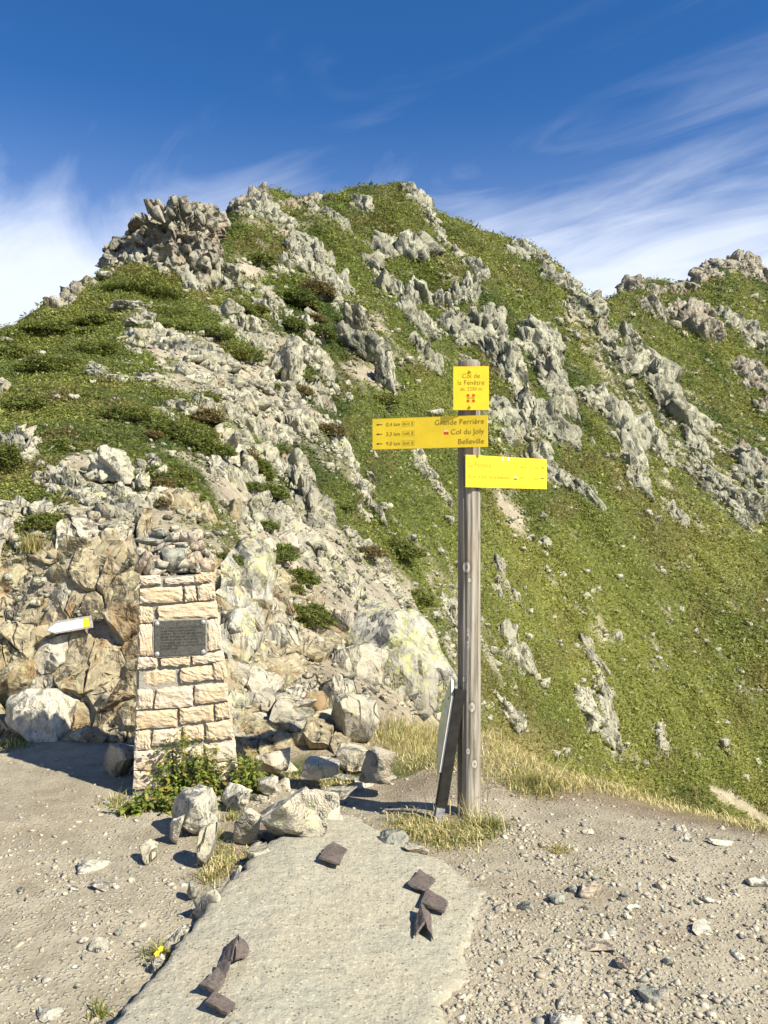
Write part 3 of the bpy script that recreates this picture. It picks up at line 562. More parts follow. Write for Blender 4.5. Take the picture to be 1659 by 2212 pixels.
OUT = [
 ('grey-green rock ledge on the summit skyline right of the tower', [(535, 470), (565, 455), (600, 480)], 18, 20, 34, 1.3, -25, far),
 ('pale slabs leaning right below the notch beside the tower', [(590, 470), (640, 520), (630, 560)], 24, 20, 30, 1.5, -25, far),
 ('steep pale rocks on the crest left of the summit', [(665, 455), (700, 470), (735, 495)], 16, 14, 28, 1.6, -20, far),
 ('pale rock knob just below the grassy summit', [(765, 450), (790, 465)], 10, 7, 28, 1.3, -10, far),
 ('dark edged rocks on the right shoulder of the summit', [(880, 425), (915, 460), (935, 490), (965, 525)], 12, 16, 32, 1.5, -30, far),
 ('pale ribs running down the slope right of the tower', [(620, 570), (690, 555), (705, 620)], 24, 18, 38, 1.6, -12, far),
 ('pale stones in the gully under the right ribs', [(600, 600), (625, 580), (640, 540)], 18, 12, 26, 1.4, -10, far),
 ('broad pale slab band above the spire rock', [(690, 620), (710, 665), (735, 640)], 24, 14, 42, 1.5, -15, far),
 ('jagged dark and pale ledge below the summit', [(800, 575), (830, 545), (880, 540), (925, 545)], 20, 26, 36, 1.2, -20, far),
 ('hanging rocks under the summit ledge', [(815, 590), (850, 630), (880, 660)], 14, 14, 30, 1.7, -15, far),
 ('thin pale rib descending from the summit shoulder', [(980, 555), (1015, 585), (1050, 610)], 8, 12, 24, 1.4, -35, far),
 ('jagged teeth of rock in the middle of the slope', [(870, 680), (905, 650), (960, 665), (1010, 640)], 18, 24, 36, 1.9, -8, far),
 ('dark sided rock cleft above the signpost', [(880, 690), (930, 720), (1000, 740), (1040, 720)], 22, 28, 40, 1.6, -15, far),
 ('broken rocks left of the top yellow sign', [(890, 740), (930, 790), (950, 800)], 18, 16, 32, 1.6, -10, far),
 ('rock knot on the right skyline ridge', [(1105, 545), (1130, 555), (1170, 560)], 10, 12, 34, 1.3, -15, far),
 ('pale cliff under the skyline ridge', [(1170, 595), (1200, 610), (1220, 625)], 10, 10, 34, 1.2, 10, far),
 ('rocks strung along the saddle of the ridge', [(1220, 655), (1245, 680), (1280, 670), (1300, 700)], 16, 18, 32, 1.3, -15, far),
 ('tall dark cliff behind the top yellow sign', [(1060, 740), (1090, 790), (1110, 850)], 26, 26, 60, 1.9, -18, far),
 ('main grey cliff right of the top yellow sign', [(1120, 750), (1170, 760), (1190, 830), (1215, 900)], 30, 34, 56, 1.7, -22, far),
 ('lower broken cliff right of the upper arrow sign', [(1080, 930), (1130, 900), (1180, 940), (1230, 960)], 34, 36, 46, 1.7, -15, far),
 ('cliff foot tapering into grass right of the lower arrow sign', [(1150, 1000), (1200, 1030), (1250, 1060), (1280, 1085)], 26, 30, 40, 2.0, -25, far),
 ('pale rocks between the signpost and the cliff', [(1075, 900), (1085, 960)], 18, 12, 36, 1.4, -10, far),
 ('upper boulders of the second cliff band', [(1290, 740), (1320, 780), (1360, 800)], 22, 20, 40, 1.2, -30, far),
 ('dark block standing over the second cliff band', [(1265, 870), (1290, 890), (1310, 910)], 12, 10, 54, 1.6, -28, far),
 ('pale slabs on the upper right slope', [(1330, 720), (1370, 760), (1400, 800), (1440, 850)], 18, 22, 34, 1.5, -35, far),
 ('long cliff band crossing the right slope', [(1400, 800), (1430, 880), (1480, 930), (1500, 990)], 26, 36, 50, 1.6, -35, far),
 ('bulging cliff in the middle of the right slope', [(1320, 930), (1370, 940), (1420, 980), (1440, 1000)], 26, 28, 52, 1.4, -30, far),
 ('pale fluted rib at the foot of the right cliffs', [(1350, 980), (1365, 1020), (1375, 1060)], 16, 14, 46, 2.2, -12, far),
 ('lowest cliff of the right band', [(1500, 1010), (1540, 1050), (1580, 1100), (1620, 1130)], 26, 30, 44, 1.6, -30, far),
 ('rocks at the right edge below the cliffs', [(1590, 1000), (1640, 1060), (1659, 1090)], 22, 16, 44, 1.4, -35, far),
 ('craggy crest left of the far peak', [(1335, 632), (1375, 622), (1420, 630), (1480, 632)], 8, 26, 28, 1.1, 0, 'rock_tower'),
 ('dark cliff under the far crest', [(1385, 670), (1420, 680), (1470, 690), (1520, 710)], 16, 26, 36, 1.4, -15, 'rock_tower'),
 ('craggy top of the far right peak', [(1500, 622), (1540, 596), (1590, 588), (1640, 605), (1659, 620)], 12, 34, 36, 1.1, 0, 'rock_tower'),
 ('grey boulders under the far right peak', [(1560, 700), (1600, 720), (1640, 760)], 22, 22, 34, 1.2, -20, far),
 ('shaded rocks at the right edge of the far bowl', [(1590, 800), (1630, 840), (1659, 880)], 20, 16, 44, 1.1, -15, 'rock_tower'),
 ('dark rocks low in the far bowl', [(1580, 960), (1620, 990), (1659, 1020)], 14, 12, 36, 1.1, -25, 'rock_tower'),
 ('small pale outcrop alone on the right meadow', [(1430, 1095), (1450, 1110), (1465, 1135)], 10, 8, 30, 1.6, -10, far),
 ('spiky pale rocks right of the wooden post', [(1075, 1245), (1065, 1290), (1090, 1270), (1105, 1300)], 12, 14, 34, 1.9, -15, 'rock_mid'),
 ('narrow pale crag beside the wooden post', [(955, 1330), (975, 1340)], 8, 5, 44, 1.9, -15, 'rock_mid'),
 ('grey crag with split faces right of the post', [(1085, 1400), (1110, 1430), (1140, 1420)], 22, 16, 46, 2.0, -12, 'rock_mid'),
 ('small rocks trailing below the split crag', [(1060, 1490), (1080, 1540), (1110, 1570)], 18, 12, 34, 1.7, -25, 'rock_mid'),
 ('tall leaning slab in the middle of the near slope', [(1255, 1395), (1285, 1440), (1305, 1500), (1300, 1540)], 12, 14, 58, 1.8, -22, 'rock_mid'),
 ('pale twin slabs under the leaning slab', [(1235, 1490), (1255, 1540), (1300, 1570), (1315, 1600)], 14, 14, 52, 1.9, -20, 'rock_mid'),
 ('row of pointed stones where the slope meets the path edge', [(1290, 1590), (1330, 1640), (1390, 1655)], 22, 14, 24, 1.4, -10, 'rock_mid'),
 ('single white stone standing in the lower meadow', [(1415, 1590), (1425, 1620)], 5, 4, 32, 1.7, 0, 'rock_mid'),
 ('pale rib of rock left of the upper arrow sign', [(880, 980), (900, 1010), (935, 1050), (960, 1080)], 14, 18, 38, 1.5, -30, 'rock_mid'),
 ('scree stones in the middle meadow', [(1120, 1150), (1180, 1180), (1290, 1330), (1340, 1390)], 24, 16, 18, 1.3, -30, 'rock_mid'),
 ('broken pale rock field above the path', [(290, 740), (350, 740), (420, 770), (470, 800)], 34, 60, 38, 0.8, 8, 'rock_mid'),
 ('jumbled stones under the pale rock field', [(330, 790), (430, 820), (520, 830), (570, 850)], 26, 44, 30, 0.7, 8, 'rock_mid'),
 ('line of stones across the juniper slope', [(180, 775), (230, 815), (330, 830), (400, 850)], 18, 30, 26, 0.6, 5, 'rock_mid'),
 ('rough ledges left of the pyramid rock', [(480, 690), (545, 740), (575, 760)], 24, 22, 40, 1.3, -15, 'rock_mid'),
 ('shattered rock below the pyramid rock', [(560, 830), (620, 870), (660, 860), (690, 850)], 30, 36, 38, 1.1, -15, 'rock_mid'),
 ('ribs of pale rock in the middle of the left slope', [(470, 890), (540, 930), (600, 960), (650, 900)], 34, 42, 40, 1.3, -15, 'rock_mid'),
 ('boulder row left of the pyramid ribs', [(330, 900), (390, 890), (450, 880)], 20, 20, 34, 0.8, 0, 'rock_mid'),
 ('standing slabs above the pillar', [(450, 1010), (520, 1040), (560, 1090), (540, 1130)], 32, 34, 50, 1.8, -10, 'rock_mid'),
 ('leaning slabs right of the standing slabs', [(620, 1030), (650, 1080), (690, 1120), (670, 1160)], 34, 34, 48, 1.9, -12, 'rock_mid'),
 ('ribbed slabs descending towards the lichen boulder', [(650, 1180), (700, 1230), (750, 1280), (790, 1310)], 24, 30, 46, 1.9, -25, 'rock_mid'),
 ('talus of small stones on the slope edge', [(740, 1150), (790, 1190), (830, 1240)], 26, 40, 24, 0.9, -20, 'rock_mid'),
 ('small stones under the talus', [(800, 1240), (850, 1290), (890, 1330), (930, 1370)], 22, 26, 22, 0.9, -20, 'rock_mid'),
 ('rocks along the left edge of the path', [(20, 960), (60, 1000), (110, 1040), (130, 1080)], 24, 22, 54, 1.0, -30, 'rock_mid'),
 ('stones around the boulder beside the path', [(300, 990), (330, 1040), (320, 1090), (400, 1060)], 30, 24, 42, 1.2, -5, 'rock_mid'),
 ('rocks cropping out over the left wall', [(20, 1110), (100, 1120), (200, 1110), (260, 1110)], 24, 26, 46, 0.9, 5, 'rock_mid'),
 ('rust streaked rocks behind the cairn', [(330, 1090), (400, 1110), (450, 1130)], 26, 24, 44, 1.1, -15, 'rock_wall'),
 ('broken crags filling the gap above the pyramid rock', [(560, 640), (590, 690), (640, 690), (680, 740)], 34, 26, 40, 1.3, -15, 'rock_mid'),
 ('pale ledges right of the pyramid rock', [(660, 760), (690, 800), (720, 860)], 26, 24, 36, 1.3, -20, 'rock_mid'),
 ('stepped pale ledges in the middle of the left slope', [(420, 830), (480, 860), (560, 880), (600, 910)], 30, 34, 36, .9, -5, 'rock_mid'),
 ('long pale rib in the centre of the slope', [(690, 880), (720, 960), (760, 1030), (800, 1110)], 26, 36, 38, 1.5, -25, 'rock_mid'),
 ('blocky rocks above the standing slabs', [(450, 960), (520, 980), (590, 1000)], 30, 30, 42, 1.2, -10, 'rock_mid'),
 ('tumbled blocks between the slabs and the lichen block', [(560, 1130), (610, 1130), (640, 1190)], 28, 24, 40, 1.3, -15, 'rock_mid'),
 ('pale rocks beside the path above the wall', [(120, 1000), (160, 1080), (260, 1080)], 26, 22, 40, 1.0, -10, 'rock_mid'),
 ('jagged notch rocks on the crest between tower and summit', [(520, 462), (545, 448), (580, 436)], 8, 14, 30, 1.3, -15, 'rock_tower'),
 ('rock teeth on the crest just left of the summit', [(600, 445), (650, 450), (700, 440)], 8, 14, 26, 1.4, -15, 'rock_tower'),
 ('rocks on the left skyline beside the tower', [(85, 685), (120, 665), (185, 625), (205, 610)], 10, 14, 28, 1.0, -20, 'rock_tower'),
]
for lab, line, wd, n, sz, asp, roll, mt in OUT:
    outcrop('rock_outcrop', lab, 'rock outcrop', line, wd, n, sz, asp, roll, mt, 'bedrock outcrops on the hillside')

# loose stones littering the slope, too many to count
def slope_stones():
    base = [poly_rock(900 + i, 0, 4, 0.0, .2) for i in range(6)]; C, Fc, CC = [], [], []; off = 0
    NS = 16000; px = rng.uniform(-40, 1700, NS); py = rng.uniform(560, 1700, NS); P, d, k = hits(px, py); v = veg_amount(px, py, P)
    keep = (k > 4.3) & (k < 9.9) & (rng.random(NS) < np.where(v < 0.58, 0.9, 0.09))
    for p, dd, vv in zip(P[keep], d[keep], v[keep]):
        b, f = base[rng.integers(6)]; s = dd / F * rng.lognormal(math.log(7.5), 0.55) ; q = b * np.array([1, 1, 0.7]) * s * rng.uniform(0.7, 1.3, 3)
        a = rng.uniform(0, 6.28); q = np.stack([q[:, 0] * math.cos(a) - q[:, 1] * math.sin(a), q[:, 0] * math.sin(a) + q[:, 1] * math.cos(a), q[:, 2]], 1)
        C.append(q + p + np.array([0, 0, 0.25 * s])); Fc.append(f + off); off += len(q)
    o = add('scree', mesh_np('scree', np.concatenate(C), np.concatenate(Fc), M['rock_mid'])); tag(o, 'small loose pale stones littering the green slope', 'scree', kind='stuff')
slope_stones()

# single rocks that stand out
def hero(name, label, cat, px, py, w, h, mat, roll=0, thick=0.8, i=0, kind='mid', yaw=0, tilt=0, sink=0.25, dd=0.0, kmin=0.0, npl=None, seed=None, rough=None, d=None, group=None, crag=False):
    if seed is not None:
        p, f = frac_rock(2000 + seed, 4, 34) if crag or (mat in ('rock_mid', 'rock_far') and max(w, h) > 50) else poly_rock(2000 + seed, 5 if max(w, h) > 45 else 3, npl or 12, rough if rough is not None else 0.045)
        LIB[('mid', mat, 1000 + seed)] = mesh_np('rock', p, f, M[mat], False); i = 1000 + seed; kind = 'mid'
    o = place_rock(name, px, py, w, h, mat, roll, thick, None, kind, i, yaw, sink, tilt, d, dd, kmin); return tag(o, label, cat, group)
hero('boulder', 'big pale flat topped boulder lying on the juniper below the tower', 'boulder', 277, 664, 105, 30, 'rock_mid', 2, 0.8, seed=1)
hero('boulder', 'small pinkish stone at the right end of the flat boulder', 'boulder', 319, 686, 36, 30, 'rock_mid', 10, 0.9, seed=2)
hero('rock_pinnacle', 'pyramid shaped pale rock rising in the middle of the left slope', 'rock', 604, 772, 105, 118, 'rock_mid', 24, 0.8, seed=3, npl=10)
hero('rock_pinnacle', 'pinkish flank leaning on the pyramid shaped rock', 'rock', 632, 810, 56, 110, 'rock_mid', 4, 0.8, seed=4, crag=True)
hero('rock_pinnacle', 'rounded spire rock standing on the mid slope below the summit', 'rock', 768, 690, 56, 76, far, -6, 0.9, seed=5)
hero('rock_crag', 'long pale crag running down right from the spire rock', 'rock', 790, 745, 92, 110, far, -28, 0.8, seed=6, crag=True)
hero('rock_crag', 'lower end of the long pale crag above the upper arrow sign', 'rock', 828, 810, 62, 95, far, -15, 0.8, seed=7, crag=True)
hero('rock_crag', 'left foot of the long pale crag', 'rock', 745, 725, 56, 66, far, -10, 0.8, seed=8, crag=True)
hero('boulder', 'large rounded boulder with a ledge beside the dirt path', 'boulder', 232, 1012, 118, 100, 'rock_mid', -14, 0.8, seed=9, npl=22)
hero('boulder', 'upright pale block right of the path boulder', 'boulder', 302, 1045, 44, 66, 'rock_mid', 4, 0.8, seed=10)
hero('boulder', 'pale upright block above the cairn', 'boulder', 345, 1035, 60, 66, 'rock_mid', 0, 0.8, seed=11)
hero('boulder', 'pale rounded boulder at the far left edge of the slope', 'boulder', 2, 838, 46, 50, 'rock_mid', 0, 0.8, seed=12)
hero('boulder', 'brown faced slab standing among the left slope rocks', 'boulder', 505, 1105, 34, 60, 'rock_wall', 4, 0.8, seed=13)
hero('boulder', 'white boulder perched above the dark green hollow', 'boulder', 570, 1180, 58, 40, 'rock_near', 8, 0.8, seed=14)
hero('boulder', 'white pointed boulder next to the perched one', 'boulder', 620, 1172, 52, 52, 'rock_near', -8, 0.8, seed=15)

# the summit tower on the left
def tower():
    d0 = 42.0; poly = [(222, 612), (222, 560), (246, 512), (284, 482), (304, 458), (318, 436), (345, 427), (385, 423), (420, 430), (448, 455), (460, 500), (470, 545), (486, 590), (500, 640), (420, 640), (300, 615)]
    e = empty('rock_tower', WP(350, 640, d0)); tag(e, 'rugged brown and grey rock tower on the left skyline', 'rock tower')
    def inside(x, y):
        c = False; j = len(poly) - 1
        for i in range(len(poly)):
            xi, yi = poly[i]; xj, yj = poly[j]
            if (yi > y) != (yj > y) and x < (xj - xi) * (y - yi) / (yj - yi) + xi: c = not c
            j = i
        return c
    ys = np.linspace(421, 662, 150); L_ = np.interp(ys, [421, 428, 440, 462, 482, 512, 560, 612, 662], [340, 314, 306, 294, 276, 238, 218, 212, 236]); R_ = np.interp(ys, [421, 428, 440, 455, 500, 545, 590, 640, 662], [384, 426, 440, 450, 460, 470, 484, 508, 520])
    th = np.linspace(0, 2 * np.pi, 210, endpoint=False); s_ = d0 / F; xc, hw = (L_ + R_) / 2, (R_ - L_) / 2; ex = lambda q: np.sign(q) * np.abs(q) ** .75
    X = (xc[:, None] + hw[:, None] * ex(np.cos(th))[None] - CX) * s_; Y = d0 + 2.0 + (hw[:, None] * .75) * ex(np.sin(th))[None] * s_; Z = np.repeat((CZ + (CY - ys) * s_)[:, None], len(th), 1); P = np.stack([X.ravel(), Y.ravel(), Z.ravel()], 1)
    N_ = np.stack([np.tile(np.cos(th), len(ys)), np.tile(np.sin(th), len(ys)), np.repeat(np.where(ys < 440, .5, .1), len(th))], 1)
    P = fractured(P, N_, 5, 46, np.array([1.0, 1.0, .6]), .26, .2, .22); P = fractured(P, N_, 6, 240, np.array([1.0, 1.0, .5]), .20, .35, .12); P = fractured(P, N_, 7, 1300, np.array([1.0, 1.0, .5]), .07, .4, .04)
    I = np.arange(len(P)).reshape(len(ys), len(th)); a_, b_ = I[:-1], I[1:]; fc = np.stack([a_.ravel(), b_.ravel(), np.roll(b_, -1, 1).ravel(), np.roll(a_, -1, 1).ravel()], 1)
    me = mesh_np('crag_body', P - np.array(e.location), fc, M['rock_tower'], False); bm = bmesh.new(); bm.from_mesh(me); bm.verts.ensure_lookup_table(); bm.faces.new([bm.verts[i] for i in I[0]]); bmesh.ops.recalc_face_normals(bm, faces=bm.faces[:]); bm.to_mesh(me); bm.free(); add('crag_body', me, e)
    n = 0
    while n < 70:
        x, y = random.uniform(225, 505), random.uniform(430, 645)
        if not inside(x, y) or (y > 470 and y < 560 and 260 < x < 440 and random.random() < .7): continue
        s = random.lognormvariate(math.log(20), .45); a = random.uniform(1.0, 2.2); bul = 2.4 * (1 - ((x - 365) / 150) ** 2)
        place_rock('rock', x, y + s * .2, s / math.sqrt(a), s * math.sqrt(a), 'rock_tower' if y < 560 else 'rock_far', -12 + random.gauss(0, 14), 1.2, e, 'hull' if s < 24 else 'small', random.randrange(12), d=d0 + 1.3 - bul, tilt=random.uniform(-15, 15)); n += 1
tower()
outcrop('rock_outcrop', 'pale blocks at the foot of the tower', 'rock outcrop', [(400, 600), (440, 625), (480, 610), (515, 630)], 20, 26, 40, 1.2, -10, far, 'bedrock outcrops on the hillside')

# ------------------------------------------------------------------ fractured rock faces: packed blocks with open joints
def clip_poly(poly, nx, ny, c):
    out = []
    for i in range(len(poly)):
        a, b = poly[i], poly[(i + 1) % len(poly)]; da = a[0] * nx + a[1] * ny - c; db = b[0] * nx + b[1] * ny - c
        if da <= 0: out.append(a)
        if da * db < 0: t = da / (da - db); out.append((a[0] + (b[0] - a[0]) * t, a[1] + (b[1] - a[1]) * t))
    return out
def cells(bounds, seeds, stretch, ang):
    ca, sa = math.cos(R(ang)), math.sin(R(ang)); T = [((x * ca + y * sa) * stretch, -x * sa + y * ca) for x, y in seeds]; res = []
    x0, y0, x1, y1 = bounds; box = [(x0, y0), (x1, y0), (x1, y1), (x0, y1)]
    bt = [((x * ca + y * sa) * stretch, -x * sa + y * ca) for x, y in box]; A = np.array(T)
    for i, p in enumerate(T):
        poly = bt; order = np.argsort(((A - A[i]) ** 2).sum(1))[1:26]
        for j in order:
            q = T[j]; nx, ny = q[0] - p[0], q[1] - p[1]; poly = clip_poly(poly, nx, ny, (q[0]**2 + q[1]**2 - p[0]**2 - p[1]**2) / 2)
            if len(poly) < 3: break
        if len(poly) >= 3: res.append([((u / stretch) * ca - v * sa, (u / stretch) * sa + v * ca) for u, v in poly])
        else: res.append(None)
    return res
def rock_face(name, label, bounds, n, stretch, ang, mat_fn, outn, hfun, inside, seed, extra, back=0.22, kmin=3.0):
    r_ = random.Random(seed); seeds = []; rad = []; tries = 0
    while len(seeds) < n and tries < 30000:
        tries += 1; x, y = r_.uniform(bounds[0], bounds[2]), r_.uniform(bounds[1], bounds[3]); q = r_.choice((14, 18, 22, 30, 44, 60)) * (1 - 0.6 * tries / 30000)
        if all((x - a) ** 2 + (y - b) ** 2 > (q * .5 + c * .5) ** 2 for (a, b), c in zip(seeds, rad)): seeds.append((x, y)); rad.append(q)
    base, _, _ = hit((bounds[0] + bounds[2]) / 2, bounds[3] - 10, kmin); e = empty(name, base); tag(e, label, 'bedrock')
    for (cx, cy), poly in zip(seeds, cells(bounds, seeds, stretch, ang)):
        if poly is None or not inside(cx, cy): continue
        g = 0.7; pts = []
        for i in range(len(poly)):
            a, b = poly[i], poly[(i + 1) % len(poly)]; L_ = math.hypot(b[0] - a[0], b[1] - a[1]); m_ = max(1, int(L_ / 11))
            for q in range(m_): t = q / m_; j = 0 if q == 0 else 1.3; pts.append((a[0] + (b[0] - a[0]) * t + r_.gauss(0, j), a[1] + (b[1] - a[1]) * t + r_.gauss(0, j)))
        if len(pts) < 4: continue
        mx, my = sum(p[0] for p in pts) / len(pts), sum(p[1] for p in pts) / len(pts)
        ext = max(math.hypot(p[0] - mx, p[1] - my) for p in pts)
        if ext > 160: continue
        P0, d0, _ = hit(mx, my, kmin); s = d0 / F; nv = Vector(outn(mx, my)) + Vector((r_.gauss(0, .10), 0, r_.gauss(0, .10))); nv.normalize()
        h = hfun(mx, my, r_); tx, ty = r_.gauss(0, .17), r_.gauss(0, .17); ca_, sa_ = math.cos(r_.uniform(0, 6.28)), math.sin(r_.uniform(0, 6.28)); cr = r_.uniform(0.0, 0.3)
        def top(x, y): u, v = (x - mx) * s, (y - my) * s; return h + tx * u + ty * v - cr * abs(u * ca_ + v * sa_ - r_.uniform(0, .02))
        V, nn = [], len(pts)
        for ring, f_ in enumerate((1.0, 1.0, 0.93, 0.76, 0.56, 0.36, 0.17)):
            for (x, y) in pts:
                dd_ = math.hypot(x - mx, y - my) + 1e-6; k = max(0.05, (dd_ - g) / dd_) * f_; qx, qy = mx + (x - mx) * k, my + (y - my) * k
                p = WP(qx, qy, hit(qx, qy, kmin)[1] if ring < 2 else d0 + (hit(x, y, kmin)[1] - d0) * k)
                hh = (-back if ring == 0 else top(qx, qy) - (0.012 + r_.uniform(0, .02) if ring == 1 else r_.uniform(-.006, .006)))
                V.append(p + nv * hh - base)
        V.append(P0 + nv * top(mx, my) - base); Fs = []
        A_ = np.array([v[:] for v in V]) + np.array(base[:]); n_ = fbm(A_ * np.array([5.0, 5.0, 5.0]), 77, 4, 0.65); st_ = fbm(A_ @ np.array([[4.5, 0, 2.6], [0, 4, 0], [-5.2, 0, 1.2]]) , 78, 2)
        for q in range(nn, len(V)): V[q] = V[q] + nv * float(0.045 * n_[q] + 0.05 * round(float(st_[q]) * 3) / 3)
        for ring in range(6):
            for i in range(nn): j = (i + 1) % nn; Fs.append((ring * nn + i, ring * nn + j, (ring + 1) * nn + j, (ring + 1) * nn + i))
        for i in range(nn): Fs.append((6 * nn + i, 6 * nn + (i + 1) % nn, 7 * nn))
        me = mesh_py('rock_block', V, Fs, M[mat_fn(mx, my, r_)]); add('rock_block', me, e)
    for (x, y, w, a, rl, mt) in extra(r_): place_rock('rock_block', x, y, w / math.sqrt(a), w * math.sqrt(a), mt, rl, .45, e, 'hull', r_.randrange(12), sink=.5, kmin=kmin, dd=.02, tilt=r_.uniform(-10, 20))
    return e
def low(x, y, sc, sd): return float(fbm(np.array([[x / sc, y / sc, sd]]), sd, 2)[0])
rock_face('cracked_bedrock', 'fractured brown and cream rock wall left of the pillar', (-260, 1120, 330, 1612), 84, 1.5, 42,
          lambda x, y, r: 'rock_near' if (y < 1230 and r.random() < .5) or r.random() < .10 else 'rock_wall', lambda x, y: (0.10, -0.80, 0.58),
          lambda x, y, r: 0.05 + 0.10 * low(x, y, 90, 5) + r.uniform(-.03, .035), lambda x, y: y > 1130 + 12 * math.sin(x / 30), 3,
          lambda r: [(r.uniform(-250, 310), r.uniform(1125, 1590), r.choice((24, 30, 40, 55, 70, 95)), r.uniform(.8, 1.7), r.gauss(-30, 18), 'rock_near' if r.random() < .15 else 'rock_wall') for _ in range(95)])
rock_face('cracked_bedrock', 'rust stained rock buttress right of the pillar', (330, 1180, 800, 1672), 62, 1.4, 58,
          lambda x, y, r: 'rock_lichen' if (x < 600 and y < 1400 and r.random() < .75) else ('rock_wall' if r.random() < .55 or (560 < x < 720 and 1390 < y < 1480) else 'rock_near'),
          lambda x, y: (0.05, -0.72, 0.68), lambda x, y, r: 0.05 + 0.12 * low(x, y, 110, 8) + r.uniform(-.03, .035) + (0.16 if 470 < x < 600 and y < 1480 else 0) - (0.16 if 610 < x < 720 and 1390 < y < 1480 else 0) ,
          lambda x, y: y > 1190 + max(0, (x - 600)) * 1.15 and y < (1640 if x < 560 else 1615) and (x < 720 or y > 1480), 4,
          lambda r: [(x, y, r.choice((24, 30, 40, 55, 70, 90)), r.uniform(.8, 1.6), r.gauss(-25, 20), r.choice(('rock_wall', 'rock_near', 'rock_lichen' if x < 600 else 'rock_near'))) for x, y in [(r.uniform(340, 740), r.uniform(1200, 1625)) for _ in range(140)] if y > 1200 + max(0, x - 600) * 1.2 and not (610 < x < 720 and 1390 < y < 1480)])
hero('boulder', 'huge grey boulder coated in yellow lichen behind the post', 'boulder', 850, 1425, 225, 290, 'rock_lichen', -38, 0.75, seed=21, npl=20, rough=0.03, dd=0.55, kmin=3.2)
hero('boulder', 'lichen crusted top of the huge grey boulder', 'boulder', 790, 1345, 130, 100, 'rock_lichen', 12, 0.8, seed=22, npl=18, dd=0.9, kmin=3.2)
hero('boulder', 'tall squared lichen block right of the cairn', 'boulder', 535, 1260, 130, 190, 'rock_lichen', -3, 0.6, seed=23, npl=14, dd=0.2, kmin=3.2)
hero('boulder', 'yellow lichen bulge beside the plaque', 'boulder', 510, 1385, 90, 140, 'rock_lichen', -5, 0.6, seed=24, npl=18, dd=0.1, kmin=3.2)
hero('boulder', 'grey rounded rock below the lichen boulder', 'boulder', 780, 1440, 120, 100, 'rock_near', 0, 0.7, seed=25, dd=0.1, kmin=3.2)
hero('boulder', 'angular rock jutting over a dark hollow', 'boulder', 722, 1505, 70, 85, 'rock_near', -25, 0.6, seed=26, dd=-0.1, kmin=3.2)
hero('boulder', 'cream wedge shaped rock in front of the dark hollow', 'boulder', 765, 1555, 105, 115, 'rock_near', 14, 0.7, seed=27, npl=10, dd=-0.1, kmin=3.0)
hero('boulder', 'pale rock above the dark hole by the trail', 'boulder', 775, 1640, 100, 56, 'rock_near', 10, 0.8, seed=28, kmin=2.0)
hero('boulder', 'cream rounded boulder half buried at the foot of the left wall', 'boulder', 95, 1545, 150, 125, 'stone_pale', -8, 0.7, seed=29, npl=24, dd=-0.05, kmin=2.0)
hero('boulder', 'low grey stone at the foot of the left wall', 'boulder', 195, 1588, 90, 46, 'rock_near', 5, 0.8, seed=30, kmin=2.0)
hero('boulder', 'rounded rock in the shade left of the pillar', 'boulder', 255, 1650, 70, 90, 'rock_near', 15, 0.8, seed=31, kmin=2.0)

# ------------------------------------------------------------------ vegetation
def tri_cloud(C, size, up=0.35, slim=0.5, r_=rng, nrm=None):
    """one small leaf (triangle) per centre"""
    n = len(C); a = r_.normal(size=(n, 3)); a[:, 2] = a[:, 2] * .35 + up; a /= np.linalg.norm(a, axis=1)[:, None]
    b = np.cross(a, r_.normal(size=(n, 3)) * .45 + np.array([.15, -.5, .9])); b /= np.linalg.norm(b, axis=1)[:, None] + 1e-9; s = np.asarray(size)[:, None]
    V = np.stack([C - b * s * slim * 0.5, C + b * s * slim * 0.5, C + a * s], 1).reshape(-1, 3); return V, np.arange(3 * n).reshape(-1, 3)
def palette(P, gr, seed=0, r_=rng):
    n = len(P); sc = np.clip(P[:, 1] / 25, .6, 2.6)[:, None]; a = R(-62); u = P[:, 0] * math.cos(a) + P[:, 1] * math.sin(a); v = -P[:, 0] * math.sin(a) + P[:, 1] * math.cos(a); Q = np.stack([u * .4, v, P[:, 2] * .3], 1)
    j = fbm(P / (2.2 * sc), 101 + seed, 3) * 0.5 + 0.5; br = fbm(P / (1.1 * sc), 111 + seed, 3) * 0.5 + 0.5; y = fbm(Q / 5.0, 121 + seed, 4) * 0.5 + 0.5
    dark = np.array([0.065, 0.10, 0.018]); mid = np.array([0.165, 0.195, 0.038]); yel = np.array([0.31, 0.295, 0.075]); brn = np.array([0.19, 0.145, 0.055])
    w = np.clip((j + .22 * np.clip(gr, 0, 1) - 0.40) / 0.16, 0, 1)[:, None]; c = dark * (1 - w) + mid * w
    w = np.clip((y - 0.46) / 0.16, 0, 1)[:, None] * (.35 + .5 * np.clip(gr, 0, 1)[:, None]); c = c * (1 - w) + yel * w; g = np.clip(gr, 0, 1)[:, None] * 0.55; c = c * (1 - g) + (yel * 0.55 + mid * 0.65) * g
    w = np.clip((br - 0.58) / 0.10, 0, 1)[:, None] * 0.6 * (1 - g); c = c * (1 - w) + brn * w
    return np.clip(c * np.exp(r_.normal(0, 1, n) * (.28 - .14 * np.clip(gr, 0, 1)))[:, None] * (0.85 + 0.3 * r_.random((n, 1))), 0, 0.6)
